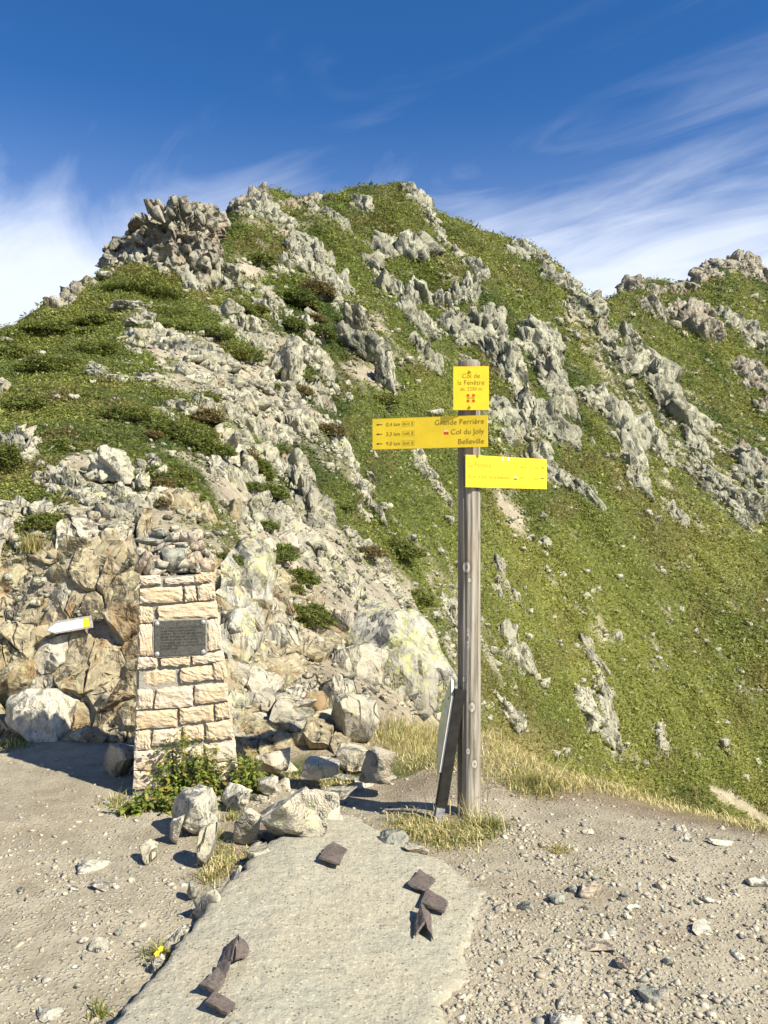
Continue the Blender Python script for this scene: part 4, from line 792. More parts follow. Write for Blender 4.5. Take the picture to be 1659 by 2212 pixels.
def ground_cover():
    N = 470000; px = rng.uniform(-80, 1740, N); py = 400 + 1400 * rng.random(N); P, d, k = hits(px, py)
    v = veg_amount(px, py, P); keep = (k > 4.45) & (k < 9.995) & (rng.random(N) < np.clip((v - 0.36) / 0.3, 0, 1)); px, py, P, d, v = px[keep], py[keep], P[keep], d[keep], v[keep]
    gr = np.clip(blobs(px, py, GRASSY), 0, 1); n = len(P); C, Z, G = [], [], []
    for q in range(3):
        s = d / F * rng.lognormal(math.log(3.9), 0.38, n); off = rng.normal(size=(n, 3)) * (d / F * 5)[:, None]; off[:, 2] = np.abs(off[:, 2]) * 0.7
        C.append(P + off); Z.append(s); G.append(gr)
    C, Z, G = np.concatenate(C), np.concatenate(Z), np.concatenate(G); V, Fc = tri_cloud(C, Z, 0.35, 0.7); col = np.repeat(palette(C, G), 3, 0)
    o = add('shrub_cover', mesh_np('shrub_cover', V, Fc, M['leaf'], False, col)); tag(o, 'low green and brown shrubs and grass covering the hillside', 'ground cover', kind='stuff')
ground_cover()
def shrub(px, py, w, h, label, tint=(0.13, 0.155, 0.03), n=None, lump=0.25, leaf=4.6, name='juniper_shrub', kmin=4.0, group='juniper mats on the left slope', lift=False):
    p0, d, _ = hit(px, py + h * 0.25, kmin); s = d / F
    if lift: p0 = WP(px, py, d - 14 * s)
    rx, ry, rz = w / 2 * s, w * 0.40 * s, h * 0.62 * s; n = n or int(min(9000, w * h * 0.85))
    u = rng.normal(size=(n, 3)); u[:, 2] = np.abs(u[:, 2]); u /= np.linalg.norm(u, axis=1)[:, None]; r = rng.uniform(0.72, 1.04, n)
    lm = 1 + lump * fbm(u * 3.1 + px, int(px) % 97, 3) * 1.4; C = u * (r * lm)[:, None] * np.array([rx, ry, rz]) ; C[:, 2] -= rz * 0.25
    V, Fc = tri_cloud(C, s * rng.lognormal(math.log(leaf), 0.3, n), 0.3, 0.7); c = np.array(tint) * rng.lognormal(0, 0.3, n)[:, None]; c[:, :] *= (0.8 + 0.4 * (fbm(C / (6 * s * 5), 5, 2) * .5 + .5))[:, None]
    br = rng.random(n) < 0.06; c[br] = np.array([0.15, 0.10, 0.04])
    o = add(name, mesh_np(name, V, Fc, M['leaf'], False, np.repeat(np.clip(c, 0, .6), 3, 0)), None, p0); return tag(o, label, 'shrub', group)
for a in [
 (300, 620, 190, 62, 'wide green juniper mat on the knoll under the rock tower'), (215, 690, 120, 44, 'juniper mat left of the big flat boulder'), (100, 705, 130, 40, 'juniper mat on the left skyline slope'),
 (40, 760, 110, 50, 'yellow green juniper mat at the left edge below the skyline'), (225, 752, 150, 60, 'juniper mat above the line of stones'), (120, 785, 170, 60, 'large juniper mat in the middle of the left edge slope'), (55, 870, 120, 70, 'juniper mat beside the boulder at the far left edge'),
 (270, 888, 170, 56, 'juniper mat hanging over the dirt path'), (380, 925, 170, 84, 'deep green juniper mat right of the path boulder'), (430, 955, 90, 80, 'dark juniper hanging left of the standing slabs'), (500, 662, 110, 44, 'juniper mat right of the flat boulder under the tower blocks'),
 (370, 705, 120, 30, 'thin juniper mat above the broken rock field'), (20, 985, 60, 130, 'juniper hanging down the left edge above the wall'), (190, 715, 60, 30, 'small juniper tuft on the upper left slope'), (560, 560, 90, 56, 'green shrub mat right of the tower'), (440, 855, 70, 34, 'small juniper tuft above the ribs of pale rock'),
 (560, 1010, 60, 70, 'shrub between the standing slabs'), (660, 1320, 130, 70, 'dark green shrub in the hollow right of the lichen block'), (650, 1240, 80, 56, 'brown green shrub above the dark hollow'), (430, 1080, 60, 40, 'small shrub above the cairn'), (860, 1180, 110, 60, 'dark shrub on the slope left of the post'), (900, 1290, 80, 50, 'olive shrub above the lichen boulder'),
 (100, 1120, 90, 50, 'shrub growing on top of the left wall'), (140, 960, 80, 40, 'shrub on the left bank of the dirt path')]:
    shrub(*a)

_used = set()
for q_ in range(70):
    x_, y_ = random.uniform(290, 860), random.uniform(620, 1290)
    if y_ > 1330 - abs(x_ - 560) * .5 or (x_ > 700 and y_ < 850): continue
    w_ = random.uniform(34, 95); near_ = min(OUT, key=lambda o_: min((x_ - a_) ** 2 + (y_ - b_) ** 2 for a_, b_ in o_[1])); cx_, cy_ = near_[1][len(near_[1]) // 2]
    side = ('below' if y_ > cy_ else 'above') if abs(y_ - cy_) > abs(x_ - cx_) else ('right of' if x_ > cx_ else 'left of'); tw, tint = random.choice([('green', (.12, .15, .03)), ('dark green', (.10, .13, .025)), ('yellow green', (.16, .17, .035)), ('brownish', (.15, .12, .045))])
    lab = f"{'wide' if w_ > 65 else 'small'} {tw} shrub {side} the {near_[0]}"
    if lab in _used or len(lab.split()) > 16: continue
    _used.add(lab); shrub(x_, y_, w_, w_ * random.uniform(.4, .65), lab, tint, leaf=4.2, name='small_shrub', group='small shrubs among the slope rocks', lift=True)

# blades
def blades(C, H, lean=0.5, width=0.0045, r_=rng, droop=0.5):
    n = len(C); az = r_.uniform(0, 2 * math.pi, n); ln = np.abs(r_.normal(0, lean, n)); dr = np.stack([np.cos(az), np.sin(az), 0 * az], 1); sd = np.stack([-np.sin(az), np.cos(az), 0 * az], 1)
    H = np.asarray(H)[:, None]; w = np.asarray(width) * np.ones(n); w = w[:, None]; ln = ln[:, None]; up = np.array([[0, 0, 1.0]])
    m = C + up * H * 0.6 + dr * H * ln * 0.35; t = C + up * H * (1 - 0.35 * np.minimum(ln, 1.5) * droop) + dr * H * ln * 1.0
    V = np.stack([C - sd * w / 2, C + sd * w / 2, m + sd * w * 0.4, m - sd * w * 0.4, t], 1).reshape(-1, 3); b = np.arange(n)[:, None] * 5
    Fc = np.concatenate([b + np.array([[0, 1, 2]]), b + np.array([[0, 2, 3]]), b + np.array([[3, 2, 4]])]); return V, Fc
DRY, GRN, OLV = np.array([0.60, 0.50, 0.25]), np.array([0.16, 0.20, 0.045]), np.array([0.34, 0.29, 0.10])
def grass_cols(n, mix, r_=rng):
    k = r_.choice(3, n, p=mix); return np.clip(np.stack([DRY, GRN, OLV])[k] * r_.lognormal(0, 0.25, n)[:, None], 0, .7)
def on_ground(px, py, kmin=0.0):
    P, d, k = hits(px, py); return P, d
def edge_grass():
    C, H, Wd, Cc = [], [], [], []
    for (line, wd, n, hh, mix) in [([(1040, 1565), (1110, 1600), (1190, 1650), (1260, 1690)], 34, 3400, .085, (.6, .12, .28)), ([(1220, 1688), (1400, 1722), (1560, 1765), (1700, 1800)], 11, 3800, .075, (.65, .1, .25)), ([(830, 1580), (900, 1600), (960, 1590)], 28, 2600, .10, (.45, .2, .35)), ([(880, 1640), (960, 1650), (1080, 1640)], 30, 1200, .06, (.6, .1, .3)), ([(1060, 1660), (1130, 1690), (1180, 1700)], 26, 1500, .07, (.5, .2, .3)),
                               ([(870, 1775), (960, 1812), (1040, 1800)], 20, 3600, .055, (.55, .22, .23)), ([(560, 1660), (650, 1690), (760, 1700)], 16, 900, .05, (.5, .2, .3)), ([(480, 1830), (460, 1890), (540, 1850)], 16, 700, .05, (.5, .25, .25)), ([(0, 1615), (60, 1600)], 14, 500, .06, (.3, .4, .3)), ([(700, 1560), (740, 1590)], 20, 500, .07, (.4, .3, .3))]:
        pts = np.array(line, float); t = rng.random(n) * (len(pts) - 1); i = np.minimum(t.astype(int), len(pts) - 2); f = (t - i)[:, None]; p = pts[i] * (1 - f) + pts[i + 1] * f
        p = p + rng.normal(size=(n, 2)) * np.array([wd, wd * .55]); P, d = on_ground(p[:, 0], p[:, 1]); ok = d < 9; C.append(P[ok]); m_ = ok.sum(); H.append(hh * .5 * rng.lognormal(-.1, .4, m_)); Cc.append(grass_cols(m_, mix)); Wd.append(np.full(m_, .005))
    V, Fc = blades(np.concatenate(C), np.concatenate(H), 1.1, np.concatenate(Wd)); o = add('dry_grass', mesh_np('dry_grass', V, Fc, M['grass'], False, np.repeat(np.concatenate(Cc), 5, 0)))
    tag(o, 'short yellow dry grass along the trampled plateau edge', 'grass', kind='stuff')
edge_grass()
def tuft(px, py, label, n, rad, h, mix=(.5, .25, .25), lean=.6, name='grass_tuft', cat='grass', width=.0045):
    p0, d, _ = hit(px, py); h = h * .62; a = rng.uniform(0, 6.28, n); r = rad * np.abs(rng.normal(0, .62, n)) * (1 + .35 * np.sin(3 * a + px)); C = np.stack([r * np.cos(a), r * np.sin(a), 0 * a - .008], 1); V, Fc = blades(C, h * rng.lognormal(-.1, .35, n), lean, width)
    o = add(name, mesh_np(name, V, Fc, M['grass'], False, np.repeat(grass_cols(n, mix), 5, 0)), None, p0); return tag(o, label, cat, 'grass tufts')
tuft(1010, 1770, 'tall dry grass stalks at the foot of the wooden post', 60, .14, .22, (.85, .05, .1), .5)
tuft(1062, 1790, 'green leafy tuft right of the wooden post', 420, .085, .085, (.15, .6, .25), .8)
tuft(965, 1800, 'green and straw grass tuft in front of the leaning panel', 500, .14, .075, (.45, .35, .2), .7)
tuft(905, 1795, 'straw grass tuft at the top edge of the concrete', 420, .13, .06, (.6, .2, .2), .7)
tuft(1150, 1700, 'dark scraggy heather bush on the bank right of the post', 900, .20, .11, (.15, .35, .5), 1.0, 'heather_bush', 'bush')
tuft(1205, 1838, 'small dark dead tuft alone on the gravel', 260, .07, .04, (.2, .1, .7), .9)
tuft(75, 1190, 'long brown grass clump hanging from the left wall', 500, .10, .20, (.35, .1, .55), .9)
tuft(410, 1790, 'grass clump wedged between the foreground rocks', 260, .05, .09, (.35, .4, .25), .5)
tuft(468, 1808, 'short grass clump right of the slender foreground rock', 200, .05, .06, (.4, .35, .25), .7)
tuft(215, 2195, 'small green tuft at the bottom left beside the concrete', 160, .04, .05, (.2, .55, .25), .6)
tuft(345, 2065, 'grass in the crack left of the concrete', 240, .07, .06, (.2, .5, .3), .7)
tuft(250, 1735, 'thin grass at the left corner of the pillar', 220, .09, .07, (.3, .45, .25), .7)
tuft(450, 1898, 'wispy grass in the joint left of the concrete', 240, .09, .06, (.55, .2, .25), .7)
tuft(500, 1770, 'thin green grass between the pale foreground boulders', 160, .07, .06, (.4, .35, .25), .7)
tuft(870, 1500, 'dark grass streak in the cleft of the lichen boulder', 500, .10, .16, (.1, .35, .55), .9)
tuft(1310, 1890, 'dry twig tuft beside the pinkish slab stone', 60, .10, .03, (.6, .1, .3), 1.2)
# leafy weeds at the foot of the pillar
def leafy_plant(px, py, label, n, w, h, depth=.18, z0=0.0, name='leafy_weed'):
    p0 = ground_pt(px, py, 0.0); p0.z = height_at(p0.x, p0.y); e = empty(name, p0); tag(e, label, 'plant', 'weeds at the foot of the pillar'); VS, FS, LV, LF, LC = [], [], [], [], []
    for q in range(n):
        bx, by = random.uniform(-w, w), random.uniform(-depth, depth); top = Vector((bx * 1.15 + random.gauss(0, .03), by + random.gauss(-.03, .03), h * random.uniform(.35, 1.05) * (1 - .45 * abs(bx) / w))); b = Vector((bx * .8, by, -0.02)); o_ = len(VS)
        for t in (0, .5, 1):
            c = b.lerp(top, t) + Vector((math.sin(t * 3) * .01, 0, 0)); r = .0022 * (1.2 - t)
            VS += [c + Vector((r, 0, 0)), c + Vector((-r * .5, r * .87, 0)), c + Vector((-r * .5, -r * .87, 0))]
        for t in range(2):
            for i in range(3): FS.append((o_ + t * 3 + i, o_ + t * 3 + (i + 1) % 3, o_ + t * 3 + 3 + (i + 1) % 3, o_ + t * 3 + 3 + i))
        for l in range(random.randint(7, 13)):
            t = random.uniform(.15, 1.0); c = b.lerp(top, t); az = random.uniform(0, 6.28); L_ = random.uniform(.024, .058) * (1.15 - .5 * t); dr = Vector((math.cos(az), math.sin(az), random.uniform(-.35, .5))).normalized(); sd = dr.cross(Vector((random.gauss(0, .3), random.gauss(0, .3), 1))).normalized(); dn = Vector((0, 0, -.25 * L_)); k = len(LV)
            LV += [c, c + dr * L_ * .45 + sd * L_ * .32, c + dr * L_ + dn, c + dr * L_ * .45 - sd * L_ * .32, c + dr * L_ * .5 + Vector((0, 0, .1 * L_))]; LF += [(k, k + 1, k + 4), (k + 1, k + 2, k + 4), (k + 2, k + 3, k + 4), (k + 3, k, k + 4)]
            u = random.random(); cc = Vector((.13, .19, .035)) if u < .5 else (Vector((.24, .27, .05)) if u < .85 else Vector((.30, .24, .06))); cc = cc * random.lognormvariate(0, .2); LC += [tuple(cc)] * 5
    st = mesh_np('stems', [v[:] for v in VS], FS, M['grass'], False, np.tile([[.2, .2, .06]], (len(VS), 1))); add('stems', st, e)
    add('foliage', mesh_np('foliage', [v[:] for v in LV], LF, M['leaf'], False, LC), e); return e
leafy_plant(395, 1712, 'tall leafy weed climbing the front of the pillar', 80, .15, .44, .07)
leafy_plant(475, 1700, 'bushy dark green weed right of the pillar foot', 120, .24, .33, .10)
leafy_plant(540, 1690, 'thin yellowing weed at the right end of the plant row', 44, .10, .30, .07)
leafy_plant(340, 1748, 'low leafy weed at the left foot of the pillar', 56, .17, .13, .07)
leafy_plant(420, 1745, 'low weed behind the pale foreground boulder', 40, .12, .15, .05)
tuft(520, 1660, 'grass behind the weeds right of the pillar', 420, .14, .12, (.25, .5, .25), .7)
tuft(440, 1712, 'grass below the weeds at the pillar', 420, .16, .08, (.25, .5, .25), .7)

# ------------------------------------------------------------------ concrete slab with its scraps of brown plate
def slab():
    out = [(190, 2420), (215, 2260), (262, 2180), (330, 2110), (372, 2050), (420, 1992), (452, 1945), (500, 1898), (540, 1858), (578, 1822), (640, 1790), (690, 1768), (742, 1752), (790, 1762), (838, 1790), (905, 1822), (968, 1838), (1020, 1868), (1052, 1896), (1058, 1925), (1032, 1952), (1026, 2000), (1012, 2035), (1030, 2085), (990, 2110), (958, 2140), (978, 2190), (975, 2260), (990, 2420), (600, 2560)]
    P = []
    for i in range(len(out)):
        a, b = out[i], out[(i + 1) % len(out)]
        for q in range(6): t = q / 6; j = 4.0; P.append((a[0] + (b[0] - a[0]) * t + random.gauss(0, j), a[1] + (b[1] - a[1]) * t + random.gauss(0, j * .6)))
    W_ = np.array([ground_pt(x, y, 0.05)[:2] for x, y in P]); st = .018; x0, y0 = W_.min(0) - .05; x1, y1 = W_.max(0) + .05
    gx, gy = np.meshgrid(np.arange(x0, x1, st), np.arange(y0, y1, st), indexing='ij'); X, Y = gx.ravel(), gy.ravel(); ins = np.zeros(len(X), bool); dist = np.full(len(X), 9.0); j = len(W_) - 1
    for i in range(len(W_)):
        (xi, yi), (xj, yj) = W_[i], W_[j]; c_ = ((yi > Y) != (yj > Y)) & (X < (xj - xi) * (Y - yi) / (yj - yi + 1e-12) + xi); ins ^= c_
        ex, ey = xj - xi, yj - yi; t_ = np.clip(((X - xi) * ex + (Y - yi) * ey) / (ex * ex + ey * ey + 1e-12), 0, 1); dist = np.minimum(dist, np.hypot(X - xi - t_ * ex, Y - yi - t_ * ey)); j = i
    sd = np.where(ins, dist, -dist); q = np.stack([X, Y, 0 * X], 1); left = np.clip((0.34 - X) / 0.75, 0, 1)
    z = 0.004 + 0.075 * left + 0.016 * fbm(q / 0.40, 201, 4) + 0.004 * fbm(q / 0.05, 211, 3); prof = np.clip((sd + .012) / .03, 0, 1); prof = prof * prof * (3 - 2 * prof)
    z = -0.12 + (z + .12) * prof - .012 * np.exp(-np.maximum(sd, 0) / .03); idx = np.arange(len(X)).reshape(gx.shape); keepv = (sd > -.05).reshape(gx.shape)
    f = np.stack([idx[:-1, :-1].ravel(), idx[1:, :-1].ravel(), idx[1:, 1:].ravel(), idx[:-1, 1:].ravel()], 1); kf = (keepv[:-1, :-1] & keepv[1:, :-1] & keepv[1:, 1:] & keepv[:-1, 1:]).ravel(); f = f[kf]; lo = np.unique(f); rm = np.zeros(len(X), int); rm[lo] = np.arange(len(lo))
    V = np.stack([X, Y, z], 1); o = add('concrete_slab', mesh_np('concrete_slab', V[lo], rm[f], M['concrete'], True)); tag(o, 'worn grey concrete slab in the middle foreground', 'concrete slab'); return V[sd > 0]
SLAB = slab()
def slab_z(x, y):
    i = np.argmin((SLAB[:, 0] - x) ** 2 + (SLAB[:, 1] - y) ** 2); return float(SLAB[i, 2])
def sheet(name, quads, label, th=0.011):
    """bent plate from frame outlines: list of (corner frame positions, lift of each corner)"""
    c = ground_pt(*quads[0][0][0], 0.06); e = empty(name, (c.x, c.y, slab_z(c.x, c.y))); tag(e, label, 'metal scrap', 'brown plate scraps on the concrete')
    for pts, lift in quads:
        bm = bmesh.new(); top = []
        for (x, y), l in zip(pts, lift):
            p = ground_pt(x, y, 0.06); top.append(Vector((p.x, p.y, slab_z(p.x, p.y) + 0.004 + l)) - e.location)
        vs = [bm.verts.new(p + Vector((0, 0, th))) for p in top]; f = bm.faces.new(vs)
        r = bmesh.ops.extrude_face_region(bm, geom=[f]); 
        for g in r['geom']:
            if isinstance(g, bmesh.types.BMVert): g.co.z -= th
        bmesh.ops.recalc_face_normals(bm, faces=bm.faces[:]); bmesh.ops.subdivide_edges(bm, edges=[q for q in bm.edges if q.calc_length() > .03], cuts=3, use_grid_fill=True)
        for v in bm.verts: v.co += Vector((random.gauss(0, .0022), random.gauss(0, .0022), random.gauss(0, .0011)))
        bmesh.ops.bevel(bm, geom=[q for q in bm.edges if q.calc_face_angle(0) > 1.0], offset=0.0015, segments=1, affect='EDGES')
        me = bpy.data.meshes.new('plate'); bm.to_mesh(me); bm.free(); me.materials.append(M['scrap']); add('plate', me, e)
def Z7(x, y): return (x / 1659 * 600 + 1100) * .60636, (y / 1659 * 600 + 2950) * .60636
def Z8(x, y): return (x / 1659 * 260 + 680) * .60636, (y / 1659 * 260 + 3350) * .60636
sheet('plate_scrap', [([Z7(235, 180), Z7(380, 242), Z7(350, 305), Z7(165, 285)], (.004, .002, .012, .014)), ([Z7(150, 285), Z7(352, 300), Z7(300, 430), Z7(95, 385)], (.014, .016, .018, .020))], 'two overlapping brown plates like an open book near the slab top')
sheet('plate_scrap', [([Z7(1085, 380), Z7(1245, 450), Z7(1150, 585), Z7(975, 548)], (.006, .004, .010, .014))], 'flat brown square plate on the right of the slab')
sheet('plate_scrap', [([Z7(1160, 560), Z7(1370, 650), Z7(1335, 770), Z7(1105, 710)], (.012, .004, .010, .018)), ([Z7(1150, 520), Z7(1180, 580), Z7(1108, 705), Z7(1100, 690)], (.0, .014, .018, .0))], 'brown plate with a turned down edge below the square one')
sheet('plate_scrap', [([Z7(1100, 760), Z7(1200, 780), Z7(1225, 1030), Z7(1140, 960)], (.034, .004, .004, .040)), ([Z7(1100, 760), Z7(1140, 960), Z7(1045, 1020), Z7(1035, 935)], (.034, .040, .004, .004))], 'brown bent plate standing up on its folded edge')
sheet('plate_scrap', [([Z8(810, 365), Z8(1070, 290), Z8(930, 900), Z8(670, 800)], (.004, .034, .038, .006)), ([Z8(1075, 295), Z8(1315, 370), Z8(1290, 560), Z8(985, 760)], (.034, .004, .004, .020)), ([Z8(650, 790), Z8(930, 880), Z8(800, 1070), Z8(570, 980)], (.014, .034, .010, .004))], 'long folded brown strip in the lower left of the slab')
sheet('plate_scrap', [([Z8(600, 980), Z8(790, 1080), Z8(580, 1500), Z8(205, 1400)], (.020, .008, .016, .030))], 'brown plate under the end of the folded strip')
sheet('plate_scrap', [([Z8(560, 1520), Z8(1030, 1730), Z8(830, 1960), Z8(300, 1780)], (.024, .006, .010, .026))], 'brown plate at the bottom edge of the picture')

# ------------------------------------------------------------------ gravel and stones on the plateau
def near_ground_z(x, y):
    return np.array([height_at(a, b) for a, b in zip(x, y)])
def gravel():
    N = 54000; px = rng.uniform(-150, 1800, N); py = 1640 + 640 * rng.random(N) ** 1.0
    dens = (.55 + .8 * np.clip(fbm(np.stack([px / 60, py / 40, 0 * px], 1), 222, 3), -.5, .6)) * np.clip(0.26 + blobs(px, py, [(120, 1880, 180, 90, 0, .55), (1400, 2000, 420, 260, 0, .75), (1150, 1800, 160, 60, 0, .7), (1250, 2150, 250, 80, 0, .5), (1060, 2130, 100, 80, 0, .4), (400, 2080, 120, 90, 0, -.12), (1480, 1745, 260, 25, 12, -.75), (650, 1740, 150, 40, 0, .3)]), 0.03, 1)
    keep = rng.random(N) < dens; px, py = px[keep], py[keep]; P, d, k = hits(px, py); ok = (d < 5.6) & (k < 3.12); P = P[ok]; n = len(P)
    base = [poly_rock(1500 + i, 0, 3, 0.0, .15) for i in range(10)]; C, Fc, CC, off = [], [], [], 0
    sset = set(zip(np.round(SLAB[:, 0] / .03).astype(int), np.round(SLAB[:, 1] / .03).astype(int)))
    for p in P:
        if (int(round(p[0] / .03)), int(round(p[1] / .03))) in sset and rng.random() < (.97 if p[0] < .2 else .82): continue
        b, f = base[rng.integers(10)]; s = min(rng.lognormal(math.log(.0072), .62), .036); q = b * s * rng.uniform(.6, 1.4, 3) * np.array([1, 1, .5]); tl = rng.normal(0, .35); q = np.stack([q[:, 0], q[:, 1] * math.cos(tl) - q[:, 2] * math.sin(tl), q[:, 1] * math.sin(tl) + q[:, 2] * math.cos(tl)], 1); a = rng.uniform(0, 6.28)
        q = np.stack([q[:, 0] * math.cos(a) - q[:, 1] * math.sin(a), q[:, 0] * math.sin(a) + q[:, 1] * math.cos(a), q[:, 2]], 1); C.append(q + p + np.array([0, 0, s * .06])); Fc.append(f + off); off += len(q)
        t = rng.random(); cc = np.array([.36, .32, .24]) if t < .6 else (np.array([.28, .275, .235]) if t < .8 else np.array([.44, .40, .32])); CC.append(np.tile(cc * rng.lognormal(0, .16), (len(q), 1)))
    t = NT('pebble'); pm = t.out(t.attr(), t.bump(t.noise(t.pos(), 220, 3, .6), .002, .6), .9)
    o = add('gravel', mesh_np('gravel', np.concatenate(C), np.concatenate(Fc), pm, False, np.concatenate(CC))); tag(o, 'small angular gravel scattered over the trampled ground', 'gravel', kind='stuff')
gravel()
def gstone(name, px, py, w, h, mat, roll=0, label=None, thick=1.0, parent=None, i=None, kind=None, flat=.65, z=None):
    """stone lying on the plateau: w, h frame units, seen from above at a slant"""
    p = ground_pt(px, py + h * .25, 0.0); zz = height_at(p.x, p.y) if z is None else z; p.z = zz; s = p.y / F; ww = w * s; dp = h * s * 1.1; hh = min(ww, dp) * flat
    i = random.randrange(12) if i is None else i; kind = kind or ('hull' if max(w, h) < 22 else ('small' if max(w, h) < 50 else 'big'))
    o = bpy.data.objects.new(name, lib(kind, mat, i)); link(o); o.location = p + Vector((0, 0, hh * .22)); o.scale = (ww, max(dp, ww * .5), hh); o.rotation_euler = (random.uniform(-.2, .2), random.uniform(-.2, .2), R(roll))
    if parent is not None: o.parent = parent
    elif label: tag(o, label, 'stone')
    return o
def zr(x, y, w, h): return x * .37865 + 1030.8, y * .37865 + 1637.2, w * .37865, h * .37865
def zl(x, y, w, h): return x * .40204, y * .40204 + 1515.9, w * .40204, h * .40204
for (x, y, w, h, m_, rl, lab) in [(640, 730, 120, 150, 'stone_pink', -35, 'flat pinkish slab stone tilted on the right gravel'), (545, 735, 80, 60, 'stone_grey', -20, 'dark stone tucked against the pinkish slab stone'), (460, 780, 100, 90, 'stone_grey', 10, 'grey flat stone left of the pinkish slab stone'), (1160, 365, 74, 64, 'stone_pale', 0, 'pale upright stone near the grass edge on the right'),
    (1390, 465, 150, 45, 'stone_pale', 4, 'long white flat stone near the right edge'), (1610, 690, 150, 90, 'stone_pale', -10, 'pale flat stone cut by the right edge'), (1270, 960, 120, 80, 'stone_pale', 20, 'rounded pale stone on the dry patch'), (885, 840, 90, 44, 'stone_pale', 10, 'small white stone in the middle of the right gravel'), (680, 1060, 250, 46, 'stone_pink', -22, 'long thin stone sticking out of the right gravel'),
    (1480, 1090, 50, 110, 'stone_pale', 8, 'narrow pale stone half buried near the right edge'), (275, 830, 110, 60, 'stone_grey', 10, 'brown grey stone right of the slab corner'), (130, 840, 64, 80, 'stone', -15, 'pointed stone casting a black shadow by the slab corner'), (985, 1330, 120, 140, 'stone_grey', 5, 'grey wedge shaped stone in the lower right gravel'), (1060, 1330, 64, 90, 'stone', -20, 'stone leaning beside the grey wedge shaped stone'),
    (505, 1470, 190, 140, 'stone_pale', 0, 'big rounded pale stone at the bottom edge'), (490, 1370, 90, 80, 'stone', 0, 'square stone touching the big rounded bottom stone'), (635, 400, 74, 54, 'stone', -20, 'squarish stone right of the heather bush'), (1155, 562, 110, 34, 'stone', 12, 'flat stone with a black shadow edge on the right gravel'), (1200, 440, 70, 60, 'stone_pale', 0, 'pale pebble cluster stone under the upright stone')]:
    px, py, w, h = zr(x, y, w, h); gstone('stone', px, py, w, h, M and m_, rl, lab)
for (x, y, w, h, m_, rl, lab) in [(560, 970, 150, 100, 'stone_pale', 25, 'pale half buried stone on the left gravel'), (515, 860, 210, 90, 'stone_pale', 28, 'wide flat pale stone level with the left gravel'), (530, 1285, 120, 110, 'stone_pale', 30, 'pale pointed stone in the middle of the left gravel'), (265, 1640, 130, 110, 'stone_pale', 20, 'pale stone near the bottom left corner'), (600, 530, 70, 44, 'stone_pale', 0, 'white stone in the grass at the pillar corner'), (405, 985, 60, 50, 'stone', 0, 'small stone left of the pale half buried stone')]:
    px, py, w, h = zl(x, y, w, h); gstone('stone', px, py, w, h, m_, rl, lab, flat=.4)
# foreground rocks between the pillar and the slab
def frock(label, px, py, w, h, mat, roll=0, seed=0, thick=.8, npl=12, d=None, name='foreground_rock', tilt=0, dd=0, rough=.045):
    d = d or ground_pt(px, py + h * .42, 0.0).y; return hero(name, label, 'rock', px, py, w, h, mat, roll, thick, seed=seed, npl=npl, d=d + dd, tilt=tilt, rough=rough)
frock('large smooth pale boulder below the weeds', 424, 1757, 112, 108, 'stone_pale', 18, 41, .9, 16)
frock('slender upright pale rock under the smooth boulder', 446, 1822, 42, 104, 'rock_near', 10, 42, .9)
frock('small pale fin rock left of the smooth boulder', 378, 1792, 26, 70, 'rock_near', 14, 43, .9)
frock('low square rock left of the smooth boulder', 318, 1842, 44, 48, 'rock_near', -5, 44, .9)
frock('chunky white rock right of the smooth boulder', 512, 1722, 74, 62, 'stone_pale', 0, 45, .9)
frock('pale curved rock beside the tilted slab', 535, 1785, 56, 78, 'rock_near', 12, 46, .9)
frock('white rounded stone right of the weeds', 578, 1694, 48, 40, 'stone_pale', 0, 47, .9, 20)
frock('arched boulder behind the weeds', 588, 1640, 78, 56, 'rock_near', 8, 48, .9)
frock('long tilted rock slab above the concrete', 640, 1775, 165, 118, 'rock_near', -32, 49, .8, 9)
frock('right shoulder of the tilted slab', 702, 1752, 84, 76, 'rock_near', 20, 50, .8, 10)
frock('blue grey stone at the slab edge', 672, 1825, 36, 40, 'stone_grey', -20, 51, .9)
frock('narrow rock ledge along the left side of the concrete', 560, 1850, 60, 56, 'rock_near', -38, 52, .9)
frock('jagged pale rock fin left of the concrete', 452, 1955, 84, 66, 'stone_pale', -42, 53, .7, 9)
frock('small dark pointed stone beside the pale fin', 416, 1925, 28, 38, 'stone_grey', 20, 54, .9)
frock('white splinter stone in the crack left of the concrete', 343, 2078, 22, 40, 'stone_pale', 22, 55, .8)
frock('grey rock at the top right corner of the concrete', 850, 1812, 70, 40, 'stone_grey', 0, 56, .8)
frock('low rocks where the slab meets the grass', 900, 1835, 56, 26, 'rock_near', 8, 57, .9)
frock('dark stone slab across the trail', 735, 1712, 70, 30, 'rock_near', 12, 58, .9)
frock('boulder over the black hole beside the trail', 815, 1655, 70, 76, 'rock_near', 10, 59, .9)
frock('pebbly rock in front of the hole', 690, 1655, 90, 40, 'rock_near', -4, 60, .9)
outcrop('rock_strip', 'jagged strip of rock splinters along the left side of the concrete', 'rock outcrop', [(590, 1815), (520, 1880), (450, 1965), (400, 2030), (335, 2110)], 16, 26, 34, 1.0, -40, 'rock_near', thick=.6)
outcrop('rock_strip', 'broken stones between the weeds and the tilted slab', 'rock outcrop', [(480, 1735), (520, 1760), (560, 1730), (610, 1710)], 24, 18, 26, .7, 0, 'rock_near')
outcrop('rock_strip', 'low broken rocks along the back of the trail', 'rock outcrop', [(600, 1660), (680, 1670), (760, 1690), (840, 1680)], 18, 20, 26, .5, 0, 'rock_near')
